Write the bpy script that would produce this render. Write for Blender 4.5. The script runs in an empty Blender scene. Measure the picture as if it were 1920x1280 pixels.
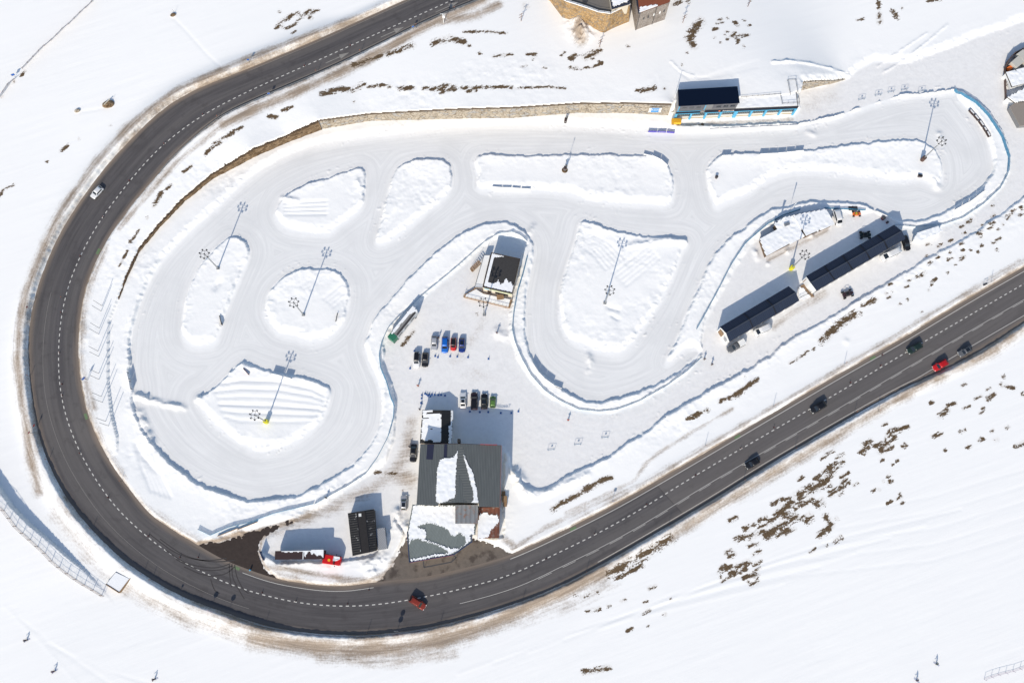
import bpy, math, random
import numpy as np
from mathutils import Matrix, Vector
random.seed(7); rng = np.random.RandomState(11)
scene = bpy.context.scene
COL = scene.collection
PI = math.pi
# ------------------------------------------------------------------ camera geometry
F, H = 1800.0, 262.0
TH, RO = math.radians(12.974), math.radians(2.470)
SX, SY = 0.3609, 1.4038                      # ground shift of a shadow per metre of height
RX = np.array([[1,0,0],[0,math.cos(TH),-math.sin(TH)],[0,math.sin(TH),math.cos(TH)]])
RZ = np.array([[math.cos(RO),-math.sin(RO),0],[math.sin(RO),math.cos(RO),0],[0,0,1]])
R = RX @ RZ
def P(u, v, z=0.0):
    d = R @ np.array([(u-960)/F, -(v-640)/F, -1.0])
    t = (z-H)/d[2]
    return np.array([t*d[0], t*d[1], z])
def PX(pts, z=0.0): return np.array([P(u, v, z)[:2] for u, v in pts])
# ------------------------------------------------------------------ numpy helpers
_tab = rng.rand(256, 256)
def vnoise(x, y):
    xi = np.floor(x).astype(np.int64); yi = np.floor(y).astype(np.int64)
    fx = x-xi; fy = y-yi
    fx = fx*fx*(3-2*fx); fy = fy*fy*(3-2*fy)
    a = _tab[xi & 255, yi & 255]; b = _tab[(xi+1) & 255, yi & 255]
    c = _tab[xi & 255, (yi+1) & 255]; d = _tab[(xi+1) & 255, (yi+1) & 255]
    return (a*(1-fx)+b*fx)*(1-fy)+(c*(1-fx)+d*fx)*fy-0.5
def fbm(x, y, s, oct=3):
    r = 0; a = 1.0
    for i in range(oct):
        r = r + a*vnoise(x/s+17.3*i, y/s+9.1*i); s *= 0.47; a *= 0.5
    return r
def ss(t):
    t = np.clip(t, 0, 1); return t*t*(3-2*t)
def catmull(pts, n=6, closed=False):
    p = np.asarray(pts, float); out = []
    m = len(p)
    for i in range(m if closed else m-1):
        if closed: p0, p1, p2, p3 = p[(i-1) % m], p[i], p[(i+1) % m], p[(i+2) % m]
        else: p0, p1, p2, p3 = p[max(i-1, 0)], p[i], p[i+1], p[min(i+2, m-1)]
        for k in range(n):
            t = k/n
            out.append(0.5*((2*p1)+(-p0+p2)*t+(2*p0-5*p1+4*p2-p3)*t*t+(-p0+3*p1-3*p2+p3)*t**3))
    if not closed: out.append(p[-1])
    return np.array(out)
def resample(p, step):
    p = np.asarray(p, float); s = np.r_[0, np.cumsum(np.hypot(*np.diff(p[:, :2], axis=0).T))]
    n = max(2, int(round(s[-1]/step))+1); q = np.linspace(0, s[-1], n)
    return np.stack([np.interp(q, s, p[:, k]) for k in range(p.shape[1])], 1)
def segdist(X, Y, p, best=None):
    p = np.asarray(p)
    if best is None: best = np.full(X.shape, 1e9)
    if len(p) == 1: return np.minimum(best, np.hypot(X-p[0][0], Y-p[0][1]))
    for (ax, ay), (bx, by) in zip(p[:-1], p[1:]):
        dx, dy = bx-ax, by-ay; L = dx*dx+dy*dy+1e-12
        t = np.clip(((X-ax)*dx+(Y-ay)*dy)/L, 0, 1)
        np.minimum(best, np.hypot(X-ax-t*dx, Y-ay-t*dy), out=best)
    return best
def inside(X, Y, p):
    r = np.zeros(X.shape, bool); n = len(p)
    for i in range(n):
        ax, ay = p[i]; bx, by = p[(i+1) % n]
        if ay == by: continue
        c = ((ay > Y) != (by > Y)) & (X < (bx-ax)*(Y-ay)/(by-ay)+ax)
        r ^= c
    return r
def sdf(X, Y, p):
    p = np.asarray(p); d = segdist(X, Y, np.vstack([p, p[:1]]))
    return np.where(inside(X, Y, p), -d, d)
# ------------------------------------------------------------------ materials
def nd(nt, t, **kw):
    n = nt.nodes.new(t)
    for k, v in kw.items(): setattr(n, k, v)
    return n
def lk(nt, a, b): nt.links.new(a, b)
class NT:
    def __init__(s, name):
        s.m = bpy.data.materials.new(name); s.m.use_nodes = True; s.t = s.m.node_tree
        s.b = s.t.nodes['Principled BSDF']; s.pos = nd(s.t, 'ShaderNodeNewGeometry').outputs['Position']
    def inp(s, sock, v):
        if v is None: return
        if isinstance(v, (int, float)): sock.default_value = v
        elif isinstance(v, (tuple, list)): sock.default_value = tuple(v)+((1,) if len(v) == 3 and len(sock.default_value) == 4 else ())
        else: lk(s.t, v, sock)
    def math(s, op, a, b=0.0, c=0.0, clamp=False):
        n = nd(s.t, 'ShaderNodeMath', operation=op, use_clamp=clamp)
        s.inp(n.inputs[0], a); s.inp(n.inputs[1], b); s.inp(n.inputs[2], c); return n.outputs[0]
    def noise(s, scale, detail=4, vec=None, rough=0.55, dist=0.0):
        n = nd(s.t, 'ShaderNodeTexNoise'); lk(s.t, vec if vec is not None else s.pos, n.inputs['Vector'])
        n.inputs['Scale'].default_value = scale; n.inputs['Detail'].default_value = detail
        n.inputs['Roughness'].default_value = rough; n.inputs['Distortion'].default_value = dist; return n.outputs['Fac']
    def smooth(s, v, lo, hi, a=0.0, b=1.0):
        n = nd(s.t, 'ShaderNodeMapRange', interpolation_type='SMOOTHSTEP'); s.inp(n.inputs[0], v)
        for i, q in enumerate((lo, hi, a, b)): n.inputs[i+1].default_value = q
        return n.outputs[0]
    def mix(s, f, a, b):
        n = nd(s.t, 'ShaderNodeMix', data_type='RGBA'); s.inp(n.inputs[0], f); s.inp(n.inputs[6], a); s.inp(n.inputs[7], b); return n.outputs[2]
    def attr(s, name): return nd(s.t, 'ShaderNodeAttribute', attribute_name=name).outputs['Fac']
    def comb(s, x, y, z):
        n = nd(s.t, 'ShaderNodeCombineXYZ'); s.inp(n.inputs[0], x); s.inp(n.inputs[1], y); s.inp(n.inputs[2], z); return n.outputs[0]
    def sep(s, v):
        n = nd(s.t, 'ShaderNodeSeparateXYZ'); lk(s.t, v, n.inputs[0]); return n.outputs
    def bump(s, h, strength=.5, dist=.05):
        n = nd(s.t, 'ShaderNodeBump'); n.inputs['Strength'].default_value = strength; n.inputs['Distance'].default_value = dist
        lk(s.t, h, n.inputs['Height']); lk(s.t, n.outputs[0], s.b.inputs['Normal'])
    def out(s, col, rough=.6, metal=0.0, spec=.3):
        s.inp(s.b.inputs['Base Color'], col); s.inp(s.b.inputs['Roughness'], rough); s.inp(s.b.inputs['Metallic'], metal)
        s.b.inputs['Specular IOR Level'].default_value = spec; return s.m
_M = {}
def flat(name, c, rough=.6, metal=0.0, var=.15, scale=3.0, spec=.35):
    if name in _M: return _M[name]
    n = NT(name); f = n.noise(scale, 5)
    lo = tuple(x*(1-var) for x in c); hi = tuple(min(1, x*(1+var)) for x in c)
    _M[name] = n.out(n.mix(f, lo, hi), rough, metal, spec); return _M[name]
def sheet(name, c, ax, spacing=.30, rough=.5, rust=0.0, c2=None):
    """corrugated sheet metal: ridges run along ax (2-D unit vector)"""
    n = NT(name); x, y, z = n.sep(n.pos)
    t = n.math('ADD', n.math('MULTIPLY', x, -ax[1]), n.math('MULTIPLY', y, ax[0]))
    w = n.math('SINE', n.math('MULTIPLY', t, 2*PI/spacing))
    al = n.math('ADD', n.math('MULTIPLY', x, ax[0]), n.math('MULTIPLY', y, ax[1]))
    f = n.noise(1.0, 5, n.comb(n.math('MULTIPLY', t, 1.7), n.math('MULTIPLY', al, .25), 0.0))
    col = n.mix(f, tuple(q*.72 for q in c), tuple(q*1.22 for q in c))
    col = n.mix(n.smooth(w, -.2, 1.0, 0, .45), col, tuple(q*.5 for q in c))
    if rust: col = n.mix(n.smooth(n.noise(.9, 6), .62-rust*.25, .75, 0, .9), col, c2 or (.23, .10, .05))
    n.bump(w, .6, .04); return n.out(col, rough, 0.0, .4)
# ------------------------------------------------------------------ mesh builder
class MB:
    def __init__(s): s.v = []; s.f = []
    def add(s, vs, fs):
        o = len(s.v); s.v += [tuple(map(float, q)) for q in vs]; s.f += [tuple(i+o for i in q) for q in fs]; return s
    def box(s, c, d, rz=0.0, taper=1.0):
        cx, cy, cz = c; hx, hy, hz = d[0]/2, d[1]/2, d[2]/2; ca, sa = math.cos(rz), math.sin(rz); vs = []
        for z, k in ((-hz, 1.0), (hz, taper)):
            for x, y in ((-hx, -hy), (hx, -hy), (hx, hy), (-hx, hy)):
                x *= k; y *= k; vs.append((cx+x*ca-y*sa, cy+x*sa+y*ca, cz+z))
        return s.add(vs, [(3, 2, 1, 0), (4, 5, 6, 7), (0, 1, 5, 4), (1, 2, 6, 5), (2, 3, 7, 6), (3, 0, 4, 7)])
    def prism(s, poly, z0, z1):
        """z0 / z1: number or list per vertex"""
        p = np.asarray(poly, float)[:, :2]
        a = 0.5*np.sum(p[:, 0]*np.roll(p[:, 1], -1)-np.roll(p[:, 0], -1)*p[:, 1])
        z0 = [z0]*len(p) if np.isscalar(z0) else list(z0); z1 = [z1]*len(p) if np.isscalar(z1) else list(z1)
        if a < 0: p = p[::-1]; z0 = z0[::-1]; z1 = z1[::-1]
        n = len(p); vs = [(x, y, z) for (x, y), z in zip(p, z0)]+[(x, y, z) for (x, y), z in zip(p, z1)]
        return s.add(vs, [tuple(range(n))[::-1], tuple(range(n, 2*n))]+[(i, (i+1) % n, n+(i+1) % n, n+i) for i in range(n)])
    def tube(s, a, b, r, n=8, r2=None, cap=True):
        a = np.asarray(a, float); b = np.asarray(b, float); d = b-a; L = np.linalg.norm(d); d = d/L
        q = np.array([0, 0, 1.0]) if abs(d[2]) < .9 else np.array([1.0, 0, 0])
        x = np.cross(q, d); x /= np.linalg.norm(x); y = np.cross(d, x); r2 = r if r2 is None else r2
        vs = [a+r*(math.cos(2*PI*i/n)*x+math.sin(2*PI*i/n)*y) for i in range(n)]+[b+r2*(math.cos(2*PI*i/n)*x+math.sin(2*PI*i/n)*y) for i in range(n)]
        fs = [(i, (i+1) % n, n+(i+1) % n, n+i) for i in range(n)]
        if cap: fs += [tuple(range(n))[::-1], tuple(range(n, 2*n))]
        return s.add(vs, fs)
    def bar(s, a, b, w, h):
        """box along a->b, w wide, h tall, standing on the line"""
        a = np.asarray(a, float); b = np.asarray(b, float); d = b[:2]-a[:2]; d /= np.linalg.norm(d)+1e-9; nn = np.array([-d[1], d[0]])*w/2
        vs = []
        for z in (0, h):
            for p, k in ((a, -1), (b, -1), (b, 1), (a, 1)): vs.append((p[0]+k*nn[0], p[1]+k*nn[1], p[2]+z))
        return s.add(vs, [(3, 2, 1, 0), (4, 5, 6, 7), (0, 1, 5, 4), (1, 2, 6, 5), (2, 3, 7, 6), (3, 0, 4, 7)])
    def path(s, pts, r, n=6):
        for a, b in zip(pts[:-1], pts[1:]): s.tube(a, b, r, n)
        return s
    def loft(s, rings, cap=True):
        n = len(rings[0]); vs = [q for r in rings for q in r]; fs = []
        for k in range(len(rings)-1):
            for i in range(n): fs.append((k*n+i, k*n+(i+1) % n, (k+1)*n+(i+1) % n, (k+1)*n+i))
        if cap: fs += [tuple(range(n))[::-1], tuple(range((len(rings)-1)*n, len(rings)*n))]
        return s.add(vs, fs)
    def ball(s, c, r, n=10, m=6, sz=1.0):
        rings = []
        for j in range(1, m):
            t = PI*j/m; rings.append([(c[0]+r*math.sin(t)*math.cos(2*PI*i/n), c[1]+r*math.sin(t)*math.sin(2*PI*i/n), c[2]-r*sz*math.cos(t)) for i in range(n)])
        return s.loft(rings)
    def quad(s, a, b, c, d): return s.add([a, b, c, d], [(0, 1, 2, 3)])
    def slab(s, pts3, th):
        """plate through given 3-D points (ccw from above), th thick downward"""
        n = len(pts3); vs = [tuple(p) for p in pts3]+[(p[0], p[1], p[2]-th) for p in pts3]
        return s.add(vs, [tuple(range(n)), tuple(range(n, 2*n))[::-1]]+[(i, n+i, n+(i+1) % n, (i+1) % n) for i in range(n)])
def mesh(name, vs, fs, smooth=False):
    me = bpy.data.meshes.new(name); me.from_pydata(vs, [], fs); me.validate(); me.update()
    if smooth: me.polygons.foreach_set('use_smooth', [True]*len(me.polygons))
    return me
def ob(name, mb, mat, parent=None, smooth=False, label=None):
    me = mesh(name, mb.v, mb.f, smooth); me.materials.append(mat)
    o = bpy.data.objects.new(name, me); COL.objects.link(o)
    if parent is not None:
        o.parent = parent
        if parent.get('_w'): o.location = -Vector(parent.location)
    if label: o['label'] = label
    return o
def tag(o, label, cat, group=None, kind=None):
    if label: o['label'] = label
    if cat: o['category'] = cat
    if group: o['group'] = group
    if kind: o['kind'] = kind
    return o
def thing(name, label, cat, loc, rz=0.0, group=None, world=False):
    """Empty at the base; world=True: the parts' vertices are given in world coordinates"""
    o = bpy.data.objects.new(name, None); COL.objects.link(o); o.location = tuple(map(float, loc)); o.rotation_euler = (0, 0, rz)
    o.empty_display_size = .5
    if world: o['_w'] = 1
    return tag(o, label, cat, group)
def dup(root, loc, rz, label=None, group=None):
    r = root.copy(); COL.objects.link(r); r.location = tuple(map(float, loc)); r.rotation_euler = (0, 0, rz)
    if label: r['label'] = label
    if group: r['group'] = group
    for ch in list(root.children):
        c = ch.copy(); COL.objects.link(c); c.parent = r
        for g in ch.children:
            d = g.copy(); COL.objects.link(d); d.parent = c
    return r
def structure(name, mb, mat, smooth=False):
    o = ob(name, mb, mat, None, smooth); o['kind'] = 'structure'; return o
def text(name, body, size, mat, parent, M, depth=.02):
    cu = bpy.data.curves.new(name, 'FONT'); cu.body = body; cu.size = size; cu.extrude = depth; cu.align_x = 'CENTER'; cu.align_y = 'CENTER'
    cu.materials.append(mat); o = bpy.data.objects.new(name, cu); COL.objects.link(o)
    if parent is not None:
        o.parent = parent
        if parent.get('_w'): M = Matrix.Translation(-Vector(parent.location)) @ M
    o.matrix_local = M; return o
# ================================================================== TERRAIN
# retaining line between the track level and the upper terrace: (px u, v at the foot, height)
W1 = [(-300,960,0.00),(-100,930,0.00),(60,900,0.00),(150,876,0.00),(222,850,0.13),(222,820,0.70),(212,780,0.90),(205,720,0.70),(205,640,0.70),(207,600,0.60),(215,582,0.50),(238,520,0.78),(262,470,1.13),
      (300,425,1.57),(345,378,1.91),(400,334,2.44),(430,318,2.96),(480,292,4.44),(542,265,3.92),(605,241,5.22),(695,226,4.18),(850,222,5.74),(960,220,6.09),
      (1085,211,5.74),(1175,211,5.92),(1252,215,6.44),(1264,206,5.60),(1330,204,5.60),(1400,200,5.60),(1470,195,5.50),(1492,186,5.30),(1497,168,5.00),(1530,161,3.30),
      (1560,155,1.40),(1585,148,0.15),(1625,118,0.00),(1700,40,0.00),(1800,-80,0.00),(1900,-250,0.00)]
w1xy = PX([p[:2] for p in W1]); W1r = resample(np.c_[w1xy, [p[2] for p in W1]], 1.5)
UP = np.vstack([w1xy, [[130, 600], [-500, 600], [-500, w1xy[0][1]]]])
# ledge of the ski slope at lower left
W2 = [(-120,700,2.4),(-40,850,2.4),(0,909,2.3),(27,948,2.1),(59,981,1.9),(93,1010,1.5),(129,1042,1.1),(162,1070,.6),(190,1100,.15),(215,1130,0),(300,1200,0),(400,1300,0),(500,1500,0)]
w2xy = PX([p[:2] for p in W2]); W2r = resample(np.c_[w2xy, [p[2] for p in W2]], 2.0)
LO = np.vstack([w2xy, [[-500, w2xy[-1][1]], [-500, w2xy[0][1]]]])
def _hw(X, Y, Wr):
    n = 0; d = 0
    for x, y, h in Wr:
        w = 1.0/((X-x)**2+(Y-y)**2+.25)**2; n = n+w*h; d = d+w
    return n/d
def BZ(X, Y):
    X = np.asarray(X, float); Y = np.asarray(Y, float)
    z = np.where(inside(X, Y, UP), _hw(X, Y, W1r), 0.0)
    return z+np.where(inside(X, Y, LO), _hw(X, Y, W2r), 0.0)
def _in1(x, y, p):
    q = np.roll(p, -1, 0); c = (p[:, 1] > y) != (q[:, 1] > y); dy = np.where(q[:, 1] == p[:, 1], 1e-9, q[:, 1]-p[:, 1])
    return bool(np.count_nonzero(c & (x < (q[:, 0]-p[:, 0])*(y-p[:, 1])/dy+p[:, 0])) & 1)
def bz(x, y):
    z = 0.0
    for W, poly in ((W1r, UP), (W2r, LO)):
        if _in1(x, y, poly):
            w = 1.0/((x-W[:, 0])**2+(y-W[:, 1])**2+.25)**2; z += float((w*W[:, 2]).sum()/w.sum())
    return z
def A(u, v, dz=0.0):
    z = 0.0
    for _ in range(7):
        p = P(u, v, z); z = .5*z+.5*bz(p[0], p[1])
    p = P(u, v, z); return np.array([p[0], p[1], bz(p[0], p[1])+dz])
def AX(pts): return np.array([A(u, v)[:2] for u, v in pts])

D1 = [(555,285),(655,262),(755,250),(855,240),(960,235),(1110,238),(1210,246),(1264,248),(1335,246),(1440,240),(1497,236),(1565,222),(1627,200),(1690,182),(1735,178),(1790,172),
      (1800,188),(1830,225),(1850,257),(1862,300),(1862,320),(1840,352),(1790,387),(1740,410),(1690,413),(1660,404),(1635,394),(1615,384),(1565,379),(1515,380),(1465,390),(1440,397),(1397,427),
      (1360,455),(1335,485),(1310,540),(1285,595),(1268,640),(1250,680),(1288,652),(1312,662),(1272,697),(1210,730),(1160,747),(1120,754),(1080,745),(1050,727),(1010,695),(990,655),(985,620),
      (984,585),(987,545),(997,495),(1000,465),(990,442),(960,421),(937,416),(892,427),(842,455),(780,510),(730,565),(705,595),(692,627),(685,645),(690,670),(705,705),(716,740),(716,780),
      (705,815),(672,860),(630,892),(580,920),(530,934),(480,939),(425,928),(375,908),(325,873),(300,847),(272,810),(252,768),(250,730),(243,690),(246,640),(252,602),(270,550),(300,495),(350,440),(412,385),(480,325)]
ISL = [[(655,320),(675,315),(684,322),(685,345),(680,382),(665,402),(640,420),(617,437),(580,436),(537,428),(518,402),(526,378),(540,365),(580,345),(617,332)],
       [(745,318),(757,306),(792,300),(825,299),(842,310),(846,325),(846,350),(830,372),(800,397),(767,425),(742,445),(715,457),(706,452),(715,420),(727,370),(737,332)],
       [(895,294),(960,292),(1085,290),(1205,291),(1222,288),(1250,307),(1259,327),(1264,347),(1260,372),(1247,384),(1185,382),(1110,374),(1060,362),(992,357),(905,356),(897,332)],
       [(1352,292),(1327,312),(1327,340),(1336,377),(1345,388),(1360,380),(1400,362),(1440,338),(1477,325),(1515,322),(1565,325),(1640,335),(1690,340),(1722,336),(1760,345),(1766,320),(1760,292),(1742,273),(1717,263),(1665,265),(1575,275),(1505,283),(1440,287),(1370,291)],
       [(1087,420),(1102,415),(1140,430),(1197,441),(1247,446),(1286,452),(1280,470),(1260,520),(1235,570),(1210,607),(1185,640),(1160,660),(1122,657),(1085,645),(1066,632),(1052,600),(1052,545),(1065,495),(1080,452)],
       [(420,452),(430,445),(450,447),(465,460),(466,485),(445,532),(425,582),(412,622),(400,645),(362,647),(345,632),(342,607),(350,557),(367,515),(390,480)],
       [(560,507),(592,504),(620,505),(642,517),(655,540),(653,575),(640,608),(615,632),(580,641),(555,631),(522,622),(500,590),(502,557),(522,528)],
       [(455,680),(480,687),(515,698),(550,704),(580,711),(617,726),(619,745),(607,780),(580,810),(550,830),(515,840),(480,843),(437,820),(400,790),(374,750),(390,738),(425,705)]]
PAD = [[(600,955),(672,905),(725,870),(742,820),(744,760),(735,715),(722,690),(720,650),(735,622),(752,600),(805,552),(860,507),(910,462),(940,443),(970,447),(984,462),(976,500),(965,545),(957,582),(955,615),
        (959,642),(972,675),(989,706),(1015,736),(1042,754),(1083,773),(1122,777),(1156,774),(1199,758),(1250,729),(1288,702),(1318,668),(1316,640),(1322,610),(1332,590),(1382,500),(1408,462),(1450,425),(1560,402),(1622,402),(1640,396),
        (1660,408),(1680,428),(1716,432),(1766,428),(1805,414),(1844,389),(1878,356),(1894,325),(1896,295),(1884,255),(1858,215),(1830,188),(1805,172),(1787,168),(1737,176),(1690,178),(1627,196),(1565,217),(1497,231),(1440,233),(1335,238),(1268,236),
        (1268,231),(1345,229),(1430,225),(1490,221),(1502,205),(1498,172),(1585,152),(1610,132),(1640,118),(1700,120),(1800,84),(1880,55),(1990,20),(2000,340),(1930,362),(1877,399),(1815,442),(1740,482),
        (1665,529),(1602,567),(1540,602),(1472,642),(1440,669),(1385,702),(1322,737),(1247,782),(1217,804),(1172,834),(1135,859),(1072,887),(1022,918),(987,914),(962,880),(955,850),(945,835),(942,1005),(900,1012),(765,1050),(760,1000),(740,970),(700,1040),(640,1050),(520,1055),(490,1030),(420,1015),(470,1000),(540,978)]]
ROAD_C = [(960,-52),(905,-25),(845,2),(765,38),(690,71),(600,112),(480,165),(382,215),(307,270),(255,325),(192,407),(150,480),(122,555),(110,637),(111,720),(122,775),(150,850),(202,932),(222,957),(277,1007),(337,1050),(430,1095),(480,1111),(555,1129),(632,1136),(700,1134),(767,1124),(855,1106),(965,1075),(1022,1047),(1100,1010),(1192,960),(1305,890),(1435,815),(1595,722),(1730,642),(1920,532),(2010,480)]
ROAD_O = [(880,-55),(815,-25),(760,0),(600,72),(480,123),(332,185),(250,257),(192,320),(130,407),(100,462),(72,532),(59,585),(52,640),(56,710),(62,765),(77,832),(100,890),(142,960),(172,992),(215,1037),(250,1065),(287,1087),(332,1115),(400,1140),(478,1167),(567,1185),(655,1190),(742,1185),(830,1170),(960,1133),(1080,1083),(1300,958),(1440,872),(1602,778),(1700,725),(1777,690),(1865,642),(1920,604),(2010,550)]
ROAD_I = [(1040,-60),(960,-25),(895,0),(805,37),(685,96),(600,136),(480,187),(405,225),(332,287),(302,320),(250,380),(212,432),(185,480),(162,532),(150,595),(146,640),(149,702),(160,760),(180,815),(212,875),(250,925),(277,960),(322,992),(370,1020),(415,1047),(480,1072),(517,1084),(605,1098),(667,1097),(712,1088),(780,1084),(870,1064),(960,1038),(1125,960),(1247,892),(1440,779),(1575,700),(1685,638),(1815,560),(1920,500),(2010,447)]
APR = [[(762,1000),(735,1060),(705,1092),(780,1090),(870,1072),(968,1042),(940,1026),(905,1013),(885,1008),(850,1000)],
       [(372,1022),(392,1012),(410,1018),(432,1006),(452,1003),(474,993),(510,984),(541,974),(549,980),(516,995),(497,1008),(487,1022),(485,1040),(497,1064),(527,1090),(470,1082),(405,1052)]]
def smooth_px(pts, n=5): return catmull(pts, n)
rc = AX(smooth_px(ROAD_C, 4)); ro = AX(smooth_px(ROAD_O, 4)); ri = AX(smooth_px(ROAD_I, 4))
rc = resample(rc, 1.0); _k = np.hanning(25); _k /= _k.sum()
rc = np.stack([np.convolve(np.r_[2*rc[0, i]-rc[12:0:-1, i], rc[:, i], 2*rc[-1, i]-rc[-2:-14:-1, i]], _k, 'valid') for i in (0, 1)], 1)
def nearest_on(poly, q):
    best = None
    for a, b in zip(poly[:-1], poly[1:]):
        d = b-a; t = np.clip(np.dot(q-a, d)/(d@d+1e-12), 0, 1); c = a+t*d; e = np.hypot(*(c-q))
        if best is None or e < best[0]: best = (e, c)
    return best[1]
def side_pts(poly, cen, sgn):
    """hit of the normal at each centre point with the edge line (nearest point, smoothed)"""
    q = np.array([nearest_on(poly, c) for c in cen]); k = 5
    pad = np.vstack([q[:1]]*k+[q]+[q[-1:]]*k); return np.stack([pad[i:i+len(q)] for i in range(2*k+1)]).mean(0)
sO = side_pts(ro, rc, 1); sI = side_pts(ri, rc, -1)
roadpoly = np.vstack([sO[::3], sI[::-3]])
d1w = PX(D1); islw = [catmull(PX(p), 3, True) for p in ISL]; padw = [PX(p) for p in PAD]; aprw = [PX(p) for p in APR]
d1w = catmull(d1w, 3, True)
# ---- coarse grid of distances
X0, X1, Y0, Y1, CS = -176.0, 176.0, -50.0, 194.0, 0.5
cx = np.arange(X0, X1+CS, CS); cy = np.arange(Y0, Y1+CS, CS); CX, CY = np.meshgrid(cx, cy, indexing='ij')
sd1 = sdf(CX, CY, d1w)
isl = np.full(CX.shape, 1e9)
for p in islw: isl = np.minimum(isl, sdf(CX, CY, p))
strack = np.maximum(sd1, -isl)
spad = np.full(CX.shape, 1e9)
for p in padw: spad = np.minimum(spad, sdf(CX, CY, p))
sroad = sdf(CX, CY, roadpoly); sasph = sroad.copy()
for p in aprw: sasph = np.minimum(sasph, sdf(CX, CY, p))
outer_side = ~inside(CX, CY, np.vstack([sO[::3], [[400, 300]]]))
def strokes(lst, soft=1.0, fn='lin'):
    f = np.zeros(CX.shape)
    for it in lst:
        pts, hw, st = it[0], it[1], it[2] if len(it) > 2 else 1.0
        w = np.array([A(u, v)[:2] for u, v in pts]); hwm = hw/6.8; R_ = hwm*2.6+.8
        i0, i1 = np.searchsorted(cx, w[:, 0].min()-R_), np.searchsorted(cx, w[:, 0].max()+R_)
        j0, j1 = np.searchsorted(cy, w[:, 1].min()-R_), np.searchsorted(cy, w[:, 1].max()+R_)
        if i1 <= i0 or j1 <= j0: continue
        d = segdist(CX[i0:i1, j0:j1], CY[i0:i1, j0:j1], w)
        if fn == 'lin': v = np.clip(1-d/(2.5*hwm+.5), 0, 1)*st
        else: v = np.exp(-(d/hwm)**2)*st
        f[i0:i1, j0:j1] = np.maximum(f[i0:i1, j0:j1], v)
    return f
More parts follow.
